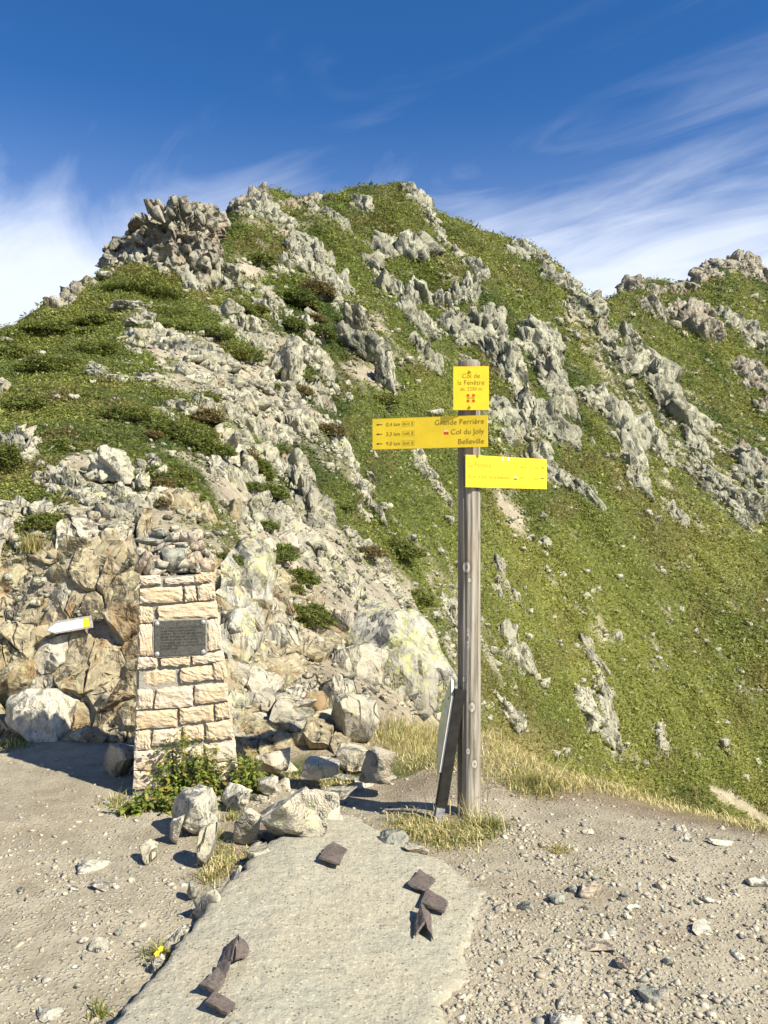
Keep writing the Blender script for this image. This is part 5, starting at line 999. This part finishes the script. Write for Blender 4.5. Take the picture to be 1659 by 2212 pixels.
# smaller stones pressed into the ground belong to it
for q in range(250):
    if q < 165: x, y = random.uniform(1000, 1690), random.uniform(1800, 2215)
    elif q < 215: x, y = random.uniform(-40, 420), random.uniform(1760, 2210)
    else: x, y = random.uniform(560, 900), random.uniform(1690, 1745)
    if q < 165 and x < 1075 and y > 1840: continue
    if 215 > q >= 165 and x > 330 and y > 1990: continue
    s = random.lognormvariate(math.log(12), .4) * (.6 + .4 * (y - 1700) / 500); gstone('stone', x, y, s, s * random.uniform(.55, .9), random.choice(('stone', 'stone', 'stone_grey', 'stone_pale', 'stone_pink')), random.uniform(0, 180), parent=GROUND, flat=.7)
# two yellow flowers in the crack
def flower(px, py, label):
    p = ground_pt(px, py, .0) + Vector((0, 0, .0)); e = empty('flower', p); tag(e, label, 'flower'); r = .011; V = [(0, 0, .055)]; Fs = []
    for k in range(10): a = 6.283 * k / 10; q = r * (1 if k % 2 else .7); V.append((q * math.cos(a), q * math.sin(a) - .003, .055 + .006 * math.sin(a) + .002))
    Fs = [(0, 1 + k, 1 + (k + 1) % 10) for k in range(10)]; add('petals', mesh_py('petals', V, Fs, M['flower']), e); st, sf = blades(np.array([[0, 0, -.01]]), [.065], .05, .003); add('stem', mesh_np('stem', st, sf, M['grass'], False, np.tile([[.12, .16, .04]], (len(st), 1))), e)
flower(340, 2093, 'lower yellow flower in the crack left of the concrete'); flower(348, 2082, 'upper yellow flower in the crack left of the concrete')

# ------------------------------------------------------------------ pillar
YAW = R(16); PL = ground_pt(289, 1722, 0.0); PL.z = 0
UX = Vector((math.cos(YAW), math.sin(YAW), 0)); UN = Vector((math.sin(YAW), -math.cos(YAW), 0))
def pil(px, py):
    """frame position -> (u, v) on the pillar's front face"""
    rd = WP(px, py, 1.0) - camo.location; t = (PL - camo.location).dot(UN) / rd.dot(UN); p = camo.location + rd * t - PL; return p.dot(UX), p.z
def zp(x, y): return pil(x * .32895, 909.5 + y * .32895)
def pillar():
    e = empty('stone_pillar', PL, (0, 0, YAW)); tag(e, 'tapering pillar of tan sandstone blocks with a dark plaque', 'pillar'); D = .50; rc = .016    # local x along face, y into the pillar, z up
    bl, br, tr, tl = zp(882, 2440), zp(1572, 2420), zp(1394, 1010), zp(924, 1030); dep = lambda v: D - .12 * v / 1.4
    bz = -.08; kk = .006
    V = [(bl[0] + kk, rc, bz), (br[0] - kk, rc, bz), (br[0] - kk, D, bz), (bl[0] + kk, D, bz), (tl[0] + kk, rc, tl[1]), (tr[0] - kk, rc, tr[1]), (tr[0] - kk, D - .12, tr[1]), (tl[0] + kk, D - .12, tl[1])]
    core = mesh_py('mortar_core', V, [(3, 2, 1, 0), (4, 5, 6, 7), (0, 1, 5, 4), (1, 2, 6, 5), (2, 3, 7, 6), (3, 0, 4, 7)], M['mortar']); add('mortar_core', core, e)
    def block(q, out=0.0, name='brick', thick=.10):
        gx = 3.0; q = [(q[0][0] - gx, q[0][1] - gx), (q[1][0] + gx, q[1][1] - gx), (q[2][0] + gx, q[2][1] + gx), (q[3][0] - gx, q[3][1] + gx)]; c = [zp(*p) for p in q]; bm = bmesh.new(); n = 9; m_ = 6; g = {}
        for i in range(n + 1):
            for j in range(m_ + 1):
                a, b = i / n, j / m_; x = (c[0][0] * (1 - a) + c[1][0] * a) * (1 - b) + (c[3][0] * (1 - a) + c[2][0] * a) * b; z = (c[0][1] * (1 - a) + c[1][1] * a) * (1 - b) + (c[3][1] * (1 - a) + c[2][1] * a) * b
                ed = i in (0, n) or j in (0, m_); jx, jz = random.gauss(0, .0022), random.gauss(0, .0026)
                dp = (-.011 if not ed else -.005 + random.uniform(0, .005)) - out + random.gauss(0, .0024) + .007 * low(x * 60, z * 60, 4.0, 6); g[i, j] = bm.verts.new((x + jx, dp, z + jz))
        for i in range(n):
            for j in range(m_): bm.faces.new((g[i, j], g[i, j + 1], g[i + 1, j + 1], g[i + 1, j]))
        ring = [(i, 0) for i in range(n)] + [(n, j) for j in range(m_)] + [(i, m_) for i in range(n, 0, -1)] + [(0, j) for j in range(m_, 0, -1)]
        bk = [bm.verts.new((g[k].co.x, thick, g[k].co.z)) for k in ring]
        for a in range(len(ring)): b = (a + 1) % len(ring); bm.faces.new((g[ring[a]], g[ring[b]], bk[b], bk[a]))
        bmesh.ops.recalc_face_normals(bm, faces=bm.faces[:]); me = bpy.data.meshes.new(name); bm.to_mesh(me); bm.free(); me.materials.append(M['sandstone']); return add(name, me, e)
    Q = [[(925, 1022), (1052, 1012), (1055, 1068), (928, 1075)], [(1085, 1040), (1272, 1020), (1272, 1060), (1095, 1070)], [(1277, 1020), (1394, 1000), (1397, 1050), (1280, 1060)],
         [(925, 1105), (1192, 1088), (1195, 1185), (923, 1195)], [(1212, 1090), (1280, 1085), (1290, 1172), (1218, 1180)], [(1300, 1085), (1407, 1060), (1417, 1162), (1305, 1175)],
         [(918, 1215), (1000, 1230), (1005, 1318), (915, 1320)], [(1040, 1218), (1420, 1185), (1430, 1280), (1045, 1305)], [(916, 1340), (998, 1335), (1003, 1535), (913, 1540)], [(1362, 1310), (1434, 1298), (1458, 1490), (1366, 1505)],
         [(910, 1555), (1030, 1555), (1030, 1610), (910, 1625)], [(1062, 1565), (1250, 1545), (1240, 1595), (1060, 1610)], [(1262, 1545), (1465, 1510), (1473, 1570), (1275, 1595)], [(1185, 1630), (1390, 1605), (1395, 1695), (1190, 1718)], [(1400, 1590), (1482, 1573), (1490, 1685), (1405, 1695)],
         [(905, 1770), (1000, 1770), (1000, 1880), (900, 1892)], [(1030, 1765), (1262, 1740), (1265, 1870), (1020, 1888)], [(1282, 1740), (1494, 1718), (1497, 1835), (1285, 1855)], [(902, 1915), (1162, 1895), (1160, 2005), (898, 2018)], [(1182, 1890), (1395, 1868), (1400, 1965), (1185, 1985)], [(1418, 1868), (1504, 1845), (1512, 1945), (1422, 1960)],
         [(893, 2040), (985, 2035), (985, 2150), (890, 2160)], [(1010, 2035), (1185, 2020), (1185, 2110), (1000, 2130)], [(1205, 2010), (1332, 2000), (1337, 2090), (1215, 2100)], [(1352, 1990), (1525, 1960), (1534, 2075), (1360, 2095)],
         [(886, 2173), (1124, 2165), (1124, 2286), (883, 2289)], [(1140, 2155), (1330, 2140), (1335, 2250), (1140, 2270)], [(1348, 2130), (1543, 2105), (1550, 2220), (1350, 2240)], [(880, 2305), (1130, 2300), (1130, 2400), (878, 2415)], [(1150, 2290), (1350, 2270), (1350, 2390), (1150, 2400)], [(1365, 2260), (1556, 2235), (1565, 2360), (1365, 2380)]]
    for q in Q: block(q)
    block([(938, 1645), (1150, 1628), (1160, 1722), (945, 1742)], out=-.020)['label'] = 'broken recessed ochre stone'
    # side courses: two blocks to a course on each flank and the back
    ys = [2430, 2300, 2165, 2035, 1905, 1765, 1630, 1545, 1325, 1205, 1090, 1015]
    for r in range(len(ys) - 1):
        z0, z1 = zp(900, ys[r])[1] + .006, zp(900, ys[r + 1])[1] - .006; f = lambda y_, a, b: a + (b - a) * (2430 - y_) / 1420
        for side in (0, 1):
            xa, xb = (f(ys[r], bl[0], tl[0]), f(ys[r + 1], bl[0], tl[0])) if side == 0 else (f(ys[r], br[0], tr[0]), f(ys[r + 1], br[0], tr[0])); sg = -1 if side == 0 else 1
            y0, y1, ym = .115, dep(z0) - .01, random.uniform(.22, .34)
            for ya, yb in ((y0, ym - .007), (ym + .007, y1)):
                x_in = -.06 * sg; V = [(xa + sg * .004, ya, z0), (xa + sg * .004, yb, z0), (xb + sg * .004, yb, z1), (xb + sg * .004, ya, z1)]; V = [(v[0] + random.gauss(0, .002), v[1], v[2]) for v in V] + [(v[0] + x_in, v[1], v[2]) for v in V]; c = tuple(np.mean(V[:4], 0) + np.array([sg * .008, 0, 0])); V.append(c)
                add('brick', mesh_py('brick', V, [(0, 1, 8), (1, 2, 8), (2, 3, 8), (3, 0, 8), (0, 4, 5, 1), (1, 5, 6, 2), (2, 6, 7, 3), (3, 7, 4, 0)], M['sandstone']), e)
    return e, tl, tr
PIL, TL, TR = pillar()
def place_text(name, body, size, parent, loc, mat, align='LEFT', sx=1.0, rot=(0, 0, 0), ext=0.0004):
    cu = bpy.data.curves.new(name, 'FONT'); cu.body = body; cu.size = size; cu.align_x = align; cu.extrude = ext; cu.offset = -size * .011; cu.resolution_u = 3
    o = bpy.data.objects.new(name, cu); COL.objects.link(o); dg = bpy.context.evaluated_depsgraph_get(); me = bpy.data.meshes.new_from_object(o.evaluated_get(dg)); bpy.data.objects.remove(o)
    me.materials.clear(); me.materials.append(mat); t = add(name, me, parent, loc, rot, (sx, 1, 1)); return t
def plaque():
    c = [zp(*p) for p in ((1010, 1316), (1345, 1299), (1355, 1526), (1020, 1546))]; mx = sum(p[0] for p in c) / 4; mz = sum(p[1] for p in c) / 4; w = (c[1][0] - c[0][0]); h = c[0][1] - c[3][1]
    o3 = PL + UX * mx + UN * .004 + Vector((0, 0, mz)); e = empty('plaque', o3, (R(90), 0, YAW)); tag(e, 'dark engraved plaque set into the sandstone pillar', 'plaque')
    bed = box_mesh('bedding', -w / 2 - .010, w / 2 + .010, -h / 2 - .010, h / 2 + .008, -.016, .004, M['mortar'], .003); add('bedding', bed, e)
    sl_ = add('slate', box_mesh('slate', -w / 2, w / 2, -h / 2, h / 2, .0, .010, M['plaque'], .002), e)
    for x, y in ((-1, 1), (1, 1), (-1, -1), (1, -1)):
        b = add('washer', lathe_mesh('washer', [(.0135, 0), (.0135, .003), (.010, .005), (.005, .0055), (.005, .008), (.001, .009)], 14, M['metal']), e, (x * (w / 2 - .014), y * (h / 2 - .014), .010))
    T = ["S'il a beaucoup appris, l'homme a", "aussi beaucoup perdu dans", "sa t\u00e2che. Il a oubli\u00e9 que les villes", "seules maintiennent une con-", "naissance de son patrimoine.", "Prot\u00e9ger la nature, c'est aussi", "chercher l'homme, son \u00e9quilibre et", "son bonheur."]
    for k, ln in enumerate(T): place_text('lettering', ln, h * .088, sl_, (-w * .38, h * (.275 - .085 * k), .0105), M['plaque_ink'], sx=1.0)
plaque()
# loose stones heaped on the pillar
def heap():
    tops = [((x / 1659 * 480 + 440) * .60636, (y / 1659 * 480 + 1850) * .60636, w / 1659 * 480 * .60636, h / 1659 * 480 * .60636, rl, mt, lab, dd) for x, y, w, h, rl, mt, lab, dd in [
        (255, 560, 110, 300, 38, 'stone_pink', 'long pink stone leaning at the left of the heap', -.02), (380, 590, 170, 210, 0, 'stone_pink', 'rounded pink stone beside the leaning one', -.02), (635, 520, 280, 280, -20, 'stone_grey', 'large green grey stone in the middle of the heap', -.03), (870, 520, 200, 150, -25, 'stone_pink', 'tilted brownish stone right of the green grey stone', 0),
        (1040, 590, 170, 130, 20, 'stone_pink', 'pinkish stone at the right end of the heap', 0), (330, 310, 310, 90, 3, 'stone_grey', 'long flat grey slab on the upper left of the heap', .05), (450, 215, 250, 110, -10, 'stone_grey', 'grey slab on top of the heap', .12), (620, 260, 240, 130, -18, 'stone', 'wedge shaped slab left of the heap peak', .08), (780, 260, 230, 150, -16, 'stone', 'broad slab at the heap peak', .08),
        (910, 220, 120, 130, -10, 'stone_pink', 'pinkish stone on the upper right of the heap', .14), (910, 360, 160, 130, -25, 'stone_pink', 'pale pink slab on the right shoulder of the heap', .06), (490, 360, 200, 70, -18, 'stone', 'thin slab between the flat slabs', .03), (240, 440, 180, 110, 10, 'stone', 'stone jutting out on the left of the heap', .04), (570, 410, 130, 110, 0, 'stone_pink', 'small pink stone above the green grey one', .02),
        (450, 480, 60, 110, 0, 'stone_pink', 'narrow upright stone between the pink ones', .0), (690, 655, 230, 55, -5, 'stone_grey', 'thin flat stone under the green grey one', -.02), (915, 630, 55, 100, -4, 'stone_pale', 'small white upright stone near the right end', -.03), (840, 655, 70, 70, 0, 'stone_pale', 'small pale stone left of the white upright one', -.02), (530, 715, 90, 45, 5, 'stone', 'small flat stone lying on the top course', -.03), (770, 440, 120, 100, 15, 'stone', 'grey stone right of the peak of the green grey stone', .03),
        (700, 350, 190, 70, -10, 'stone', 'flat stone wedged under the broad slab', .05), (1010, 440, 110, 90, 20, 'stone', 'stone at the right shoulder below the pink slab', .05), (320, 680, 100, 40, 0, 'stone_pink', 'thin pink stone at the left of the top course', -.02), (480, 590, 60, 120, 0, 'stone_pale', 'pale stone squeezed left of the green grey stone', .0), (1075, 500, 80, 90, 10, 'stone', 'last stone on the right of the heap', .06)]]
    for k, (x, y, w, h, rl, mt, lab, dd) in enumerate(tops):
        u, v = pil(x, y); d = (PL + UX * u).y + .10 + dd; o = place_rock('cairn_stone', x, y - 5, w * 1.18, h * 1.2, mt, rl, .9, None, 'hull', k % 12, yaw=random.uniform(-20, 20), d=d); tag(o, lab, 'stone', 'loose stones heaped on the pillar')
    C, Fc, off = [], [], 0
    for k in range(40):
        x, y, z = TL[0] + (TR[0] - TL[0]) * random.uniform(.08, .92), random.uniform(.06, .34), random.uniform(-.02, .12); co, f = poly_rock(4000 + k, 0, 5, 0.0, .2); p_ = PL + UX * x - UN * y + Vector((0, 0, TL[1] + z)); sz = random.uniform(.05, .13)
        C.append(co * np.array([sz, sz, sz * .55]) + np.array(p_[:])); Fc.append(f + off); off += len(co)
    tag(add('heap_rubble', mesh_np('heap_rubble', np.concatenate(C), np.concatenate(Fc), M['stone'])), 'small rubble packed under the stones on the pillar', 'rubble', kind='stuff')
heap()

# ------------------------------------------------------------------ wooden post and its signs
PX, PY = (1013 - CX) / F * 4.4, 4.4; PZ = height_at(PX, PY); PTOP = CZ + (CY - 784) / F * 4.4; PR = .0625
def post():
    e = empty('wooden_post', (PX, PY, PZ)); tag(e, 'weathered grey round wooden signpost with long cracks', 'post'); H = PTOP - PZ; n, m_ = 64, 90; V, Fs = [], []
    gro = [(-2.05, .05, H * .98, .007, .07, 3.0), (-1.62, H * .12, H * .75, .008, .055, 1.5), (-1.25, .02, H * .5, .006, .05, 2.2), (-2.5, .02, .9, .012, .07, .4), (-.9, .1, H * .95, .005, .05, 2.0), (-1.5, H * .6, H * .92, .007, .05, 1.0)]
    for j in range(m_ + 1):
        z = -.15 + (H + .15) * j / m_; r0 = PR * (1.03 - .06 * j / m_)
        for i in range(n):
            a = 2 * math.pi * i / n; r = r0 * (1 + .012 * math.sin(3 * a + 1.2) + .008 * math.sin(5 * a + z * 1.7))
            for (ga, z0, z1, dp, wd, wob) in gro:
                if z0 < z < z1:
                    da = (a - (ga + .06 * math.sin(z * wob + ga)) + math.pi) % (2 * math.pi) - math.pi; r -= dp * math.exp(-(da / wd) ** 2) * min(1, (z - z0) / .12, (z1 - z) / .12)
            V.append((r * math.cos(a), r * math.sin(a), z))
    for j in range(m_):
        for i in range(n): Fs.append((j * n + i, j * n + (i + 1) % n, (j + 1) * n + (i + 1) % n, (j + 1) * n + i))
    k = len(V)
    for i in range(n): a = 2 * math.pi * i / n; V.append((PR * .86 * math.cos(a), PR * .86 * math.sin(a), H + .010))
    V.append((0, 0, H + .013)); top = m_ * n
    for i in range(n): Fs.append((top + i, top + (i + 1) % n, k + (i + 1) % n, k + i)); Fs.append((k + i, k + (i + 1) % n, k + n))
    add('shaft', mesh_py('shaft', V, Fs, M['wood'], True), e); return e
post()
def arrow_mesh(L_, w, mat, flip):
    s = -1 if flip else 1; h = L_ * .42; P = [(0, w / 2), (s * (L_ - h), w / 2), (s * (L_ - h), w * 1.5), (s * L_, 0), (s * (L_ - h), -w * 1.5), (s * (L_ - h), -w / 2), (0, -w / 2)]
    return mesh_py('arrow', [(x, y, 0) for x, y in P], [tuple(range(7))], mat)
def rect(name, x0, x1, y0, y1, mat, e, z=.0046):
    return add(name, mesh_py(name, [(x0, y0, z), (x1, y0, z), (x1, y1, z), (x0, y1, z)], [(0, 1, 2, 3)], mat), e)
def frame_marks(e, x0, x1, y0, y1, mat, t=.0011):
    P = [(x0, y0), (x1, y0), (x1, y1), (x0, y1)]; I = [(x0 + t, y0 + t), (x1 - t, y0 + t), (x1 - t, y1 - t), (x0 + t, y1 - t)]
    add('time_frame', mesh_py('time_frame', [(x, y, .0047) for x, y in P + I], [(i, (i + 1) % 4, 4 + (i + 1) % 4, 4 + i) for i in range(4)], mat), e)
def walker(e, x, y, s, mat):
    V = [(0, 0), (.15, 0), (.5, .45), (.85, .0), (1.0, .05), (.68, .62), (.72, .9), (.95, .75), (1.0, .83), (.72, 1.08), (.72, 1.3), (.45, 1.3), (.42, 1.05), (.2, .85), (.26, .78), (.42, .88), (.40, .5)]
    add('walker_mark', mesh_py('walker_mark', [(x + a * s * .6, y + b * s * .75, .0047) for a, b in V], [tuple(range(len(V)))], mat), e)
def sign(name, label, L0, L1, z0, h, brackets):
    """flat plate between two plan points L0 (left) and L1 (right)"""
    a, b = Vector(L0), Vector(L1); c = (a + b) / 2; w = (b - a).length; yaw = math.atan2(b.y - a.y, b.x - a.x); e = empty(name, (c.x, c.y, z0), (R(90), 0, yaw)); tag(e, label, 'sign')
    p = box_mesh('panel', -w / 2, w / 2, -h / 2, h / 2, -.0, .004, M['yellow'], .0008); pn = add('panel', p, e)
    for (x0, x1, y0, y1) in ((-w / 2, w / 2, h / 2 - .0005, h / 2 + .0016), (-w / 2, w / 2, -h / 2 - .0016, -h / 2 + .0005)): add('folded_edge', box_mesh('folded_edge', x0, x1, y0, y1, -.012, .0043, M['yellow']), e)
    for (x, wd) in brackets: add('bracket', box_mesh('bracket', x - wd / 2, x + wd / 2, -h * .3, h * .3, -.055, -.001, M['metal'], .002), e)
    return e, w, pn
def px2(px, d): return ((px - CX) / F * d, d)
d1 = PY - PR - .022
s1, w1, p1 = sign('summit_name_sign', 'small yellow name plate at the top of the post', px2(979, d1 + .008), px2(1056, d1 - .004), CZ + (CY - 838.5) / F * d1, 93 / F * d1, [])
def u1(zx): return (zx - 922) / 316 * w1
def v1(zy): return (323 - zy) / 316 * w1
for y in (172, 487): add('bolt', lathe_mesh('bolt', [(.0085, 0), (.0085, .003), (.006, .007), (.0015, .008)], 6, M['brass'], False), s1, (u1(914), v1(y), .004)); 
for y in (172, 487): add('spacer', box_mesh('spacer', -.012, .012, -.012, .012, -.026, -.0005, M['metal']), s1, (u1(914), v1(y), 0))
place_text('lettering', 'Col de', .036, p1, (u1(922), v1(233), .0046), M['ink'], 'CENTER'); place_text('lettering', 'la Fen\u00eatre', .036, p1, (u1(922), v1(292), .0046), M['ink'], 'CENTER'); place_text('lettering', 'alt. 2250 m', .026, p1, (u1(922), v1(344), .0046), M['ink_faded'], 'CENTER')
for x in (895, 944):
    for y in (388, 437): rect('emblem_square', u1(x - 12), u1(x + 12), v1(y + 12), v1(y - 12), M['red'], p1)
place_text('lettering', 'SAVOIE', .0125, p1, (u1(919), v1(418), .0046), M['ink'], 'CENTER')
dr = PY - PR - .045
s2, w2, p2 = sign('direction_sign', 'long yellow arrow sign with three destinations pointing left', px2(805, dr + .19), px2(1054, dr), CZ + (CY - 931.5) / F * (dr + .02), 67.5 / F * dr, [(.20, .06)])
def u2(zx): return (zx - 566) / 997 * w2
def v2(zy, zx=566): return (703 - 5 * (zx - 566) / 997 - zy) / 997 * w2 * 1.0
for k, (dist, tm, dest, yy) in enumerate([('0,4 km', '0h10', 'Grande Perri\u00e8re', 624), ('3,3 km', '1h05', 'Col du Joly', 706), ('9,0 km', '2h40', 'Belleville', 788)]):
    y = .052 - .0535 * k; add('arrow', arrow_mesh(.038, .004, M['ink_green'], True), p2, (u2(157), y, .0046))
    place_text('lettering', dist, .030, p2, (u2(190), y - .010, .0046), M['ink']); place_text('lettering', tm, .020, p2, (u2(340), y - .0065, .0046), M['ink_faded']); frame_marks(p2, u2(334), u2(440), y - .014, y + .014, M['ink_faded']); walker(p2, u2(410), y - .010, .021, M['ink'])
    place_text('lettering', dest, .041, p2, (u2(1036), y - .012, .0046), M['ink'], 'RIGHT')
rect('trail_mark', u2(695), u2(735), -.0135, .0, M['red'], p2); rect('trail_mark', u2(695), u2(735), .0005, .013, M['cream'], p2)
s3, w3, p3 = sign('direction_sign', 'bright yellow arrow sign with faded lettering pointing right', px2(1005, dr - .01), px2(1180, dr + .365), CZ + (CY - 1018) / F * (dr + .03), 68.5 / F * dr, [(-.22, .06)])
def u3(f): return -w3 / 2 + f * w3
place_text('lettering', 'La Fen\u00eatre', .040, p3, (u3(.025), .022, .0046), M['ink']); place_text('lettering', '0h10', .024, p3, (u3(.66), .025, .0046), M['ink_faded'], sx=.9); place_text('lettering', '0,2 km', .030, p3, (u3(.775), .024, .0046), M['ink_faded'], sx=.9); add('arrow', arrow_mesh(.036, .004, M['ink_green'], False), p3, (u3(.91), .035, .0046))
place_text('lettering', 'Ref. du Col de la Croix du Bonhomme', .032, p3, (u3(.025), -.038, .0046), M['ink_faded'], sx=.62); rect('trail_mark', u3(.575), u3(.61), -.041, -.031, M['red'], p3); rect('trail_mark', u3(.575), u3(.61), -.0305, -.020, M['cream'], p3)
place_text('lettering', '2h45', .024, p3, (u3(.64), -.036, .0046), M['ink_faded'], sx=.9); place_text('lettering', '7,4 km', .030, p3, (u3(.775), -.038, .0046), M['ink_faded'], sx=.9); add('arrow', arrow_mesh(.036, .004, M['ink_green'], False), p3, (u3(.91), -.027, .0046))
for f in (.42, .49): rect('paint_chip', u3(f), u3(f + .028), .068, .0835, M['white'], p3)

# leaning panel against the post
def leaning_panel():
    foot = ground_pt(943, 1772, .0); foot.y = 4.28; foot = WP(938, 1772, 4.28); foot.z = height_at(foot.x, foot.y); topp = WP(984, 1490, 4.31); ax = (topp - foot); L_ = ax.length; ax.normalize()
    e = empty('leaning_information_panel', foot); tag(e, 'pale information panel on a dark stake leaning against the post', 'panel'); b = Vector((-.10, .995, 0)); b = (b - ax * b.dot(ax)).normalized(); nn = ax.cross(b).normalized()
    def bx(name, b0, b1, a0, a1, n0, n1, mat):
        V = [ax * a + b * q + nn * n_ for a in (a0, a1) for q in (b0, b1) for n_ in (n0, n1)]; add(name, mesh_py(name, V, [(0, 1, 3, 2), (4, 6, 7, 5), (0, 4, 5, 1), (2, 3, 7, 6), (0, 2, 6, 4), (1, 5, 7, 3)], mat), e)
    sg = 1 if nn.x > 0 else -1
    bx('stake', -.01, .045, .09, L_, sg * -.002, sg * .054, M['black']); bx('stake_foot', -.006, .05, -.10, .09, sg * -.0, sg * .046, M['stump'])
    P = [(.27, .0), (.68, .0), (.765, .08), (.64, .17), (.46, .20), (.34, .16), (.25, .05)]
    def plate(name, n0, n1, mat, k=1.0, ins=0):
        m_ = len(P); ca, cb = sum(p[0] for p in P) / m_, sum(p[1] for p in P) / m_; Q = [(ca + (a - ca) * (1 - ins), cb + (q - cb) * (1 - ins)) for a, q in P]
        V = [ax * a + b * q + nn * n0 for a, q in Q] + [ax * a + b * q + nn * n1 for a, q in Q]; add(name, mesh_py(name, V, [tuple(range(m_)), tuple(reversed(range(m_, 2 * m_)))] + [(i, i + m_, (i + 1) % m_ + m_, (i + 1) % m_) for i in range(m_)], mat), e)
    plate('board', sg * -.016, sg * -.003, M['white_edge']); plate('printed_face', sg * -.0185, sg * -.0165, M['panel_face'], ins=.04)
    for a0, a1 in ((.38, .40), (.50, .505), (.57, .60)):
        V = [ax * a_ + b * q_ + nn * (sg * -.0195) for a_, q_ in ((a0, .02), (a1, .02), (a1, .145), (a0, .145))]; add('print_band', mesh_py('print_band', V, [(0, 1, 2, 3)], M['white_edge']), e)
    for a, q in ((.66, .05), (.33, .10)): c = ax * a + b * q + nn * (sg * -.020); V = [c + ax * u * .012 + b * v * .012 for u, v in ((1, 0), (.3, .3), (0, 1), (-.3, .3), (-1, 0), (-.3, -.3), (0, -1), (.3, -.3))]; add('mark', mesh_py('mark', V, [tuple(range(8))], M['black']), e)
leaning_panel()

# white arrow board on the left wall
def wall_board():
    c, d, _ = hit(146, 1352, 3.0); d = d - .13; c = WP(146, 1352, d); s = d / F; e = empty('trail_arrow_board', c, (R(82), R(0), R(8))); tag(e, 'white and yellow arrow board pointing left on the rock wall', 'sign'); e.rotation_euler = Euler((R(84), 0, R(10)), 'XYZ')
    rot = R(8.5); ca, sa = math.cos(rot), math.sin(rot)
    def rr(P): return [(x * ca - y * sa, x * sa + y * ca) for x, y in P]
    B = rr([(-50 * s, -3 * s), (-24 * s, 14 * s), (50 * s, 14 * s), (51 * s, -13 * s), (-26 * s, -13 * s)]); add('board', prism_mesh('board', B, -.02, .0, M['greywood'], .002), e)
    W_ = rr([(-42 * s, -2 * s), (-24 * s, 9 * s), (32 * s, 9.5 * s), (32 * s, -9 * s), (-28 * s, -10 * s)]); wp_ = add('white_plate', prism_mesh('white_plate', W_, .0005, .003, M['white']), e)
    Y = rr([(32.3 * s, 9.5 * s), (45 * s, 9.5 * s), (45 * s, -9 * s), (32.3 * s, -9 * s)]); add('yellow_square', prism_mesh('yellow_square', Y, .0005, .003, M['yellow']), e)
    for q in ((-32, -1), (2, 1), (33, 2)): x, y = rr([(q[0] * s, q[1] * s)])[0]; add('screw', lathe_mesh('screw', [(.004, 0), (.003, .002), (.001, .0025)], 8, M['metal']), e, (x, y, .003))
    for q, tx in (((-10, 5.5), 'Col de la Fen\u00eatre - Grande Perri\u00e8re'),): x, y = rr([(q[0] * s, q[1] * s)])[0]; place_text('lettering', tx, .011, wp_, (x, y, .0033), M['ink_faded'], sx=.75, rot=(0, 0, rot))
    x, y = rr([(-28 * s, -6.5 * s)])[0]; r = add('line_mark', mesh_py('line_mark', [(0, 0, 0), (9 * s, 0, 0), (9 * s, .5 * s, 0), (0, .5 * s, 0)], [(0, 1, 2, 3)], M['yellow']), e, (x, y, .0033), (0, 0, rot))
wall_board()
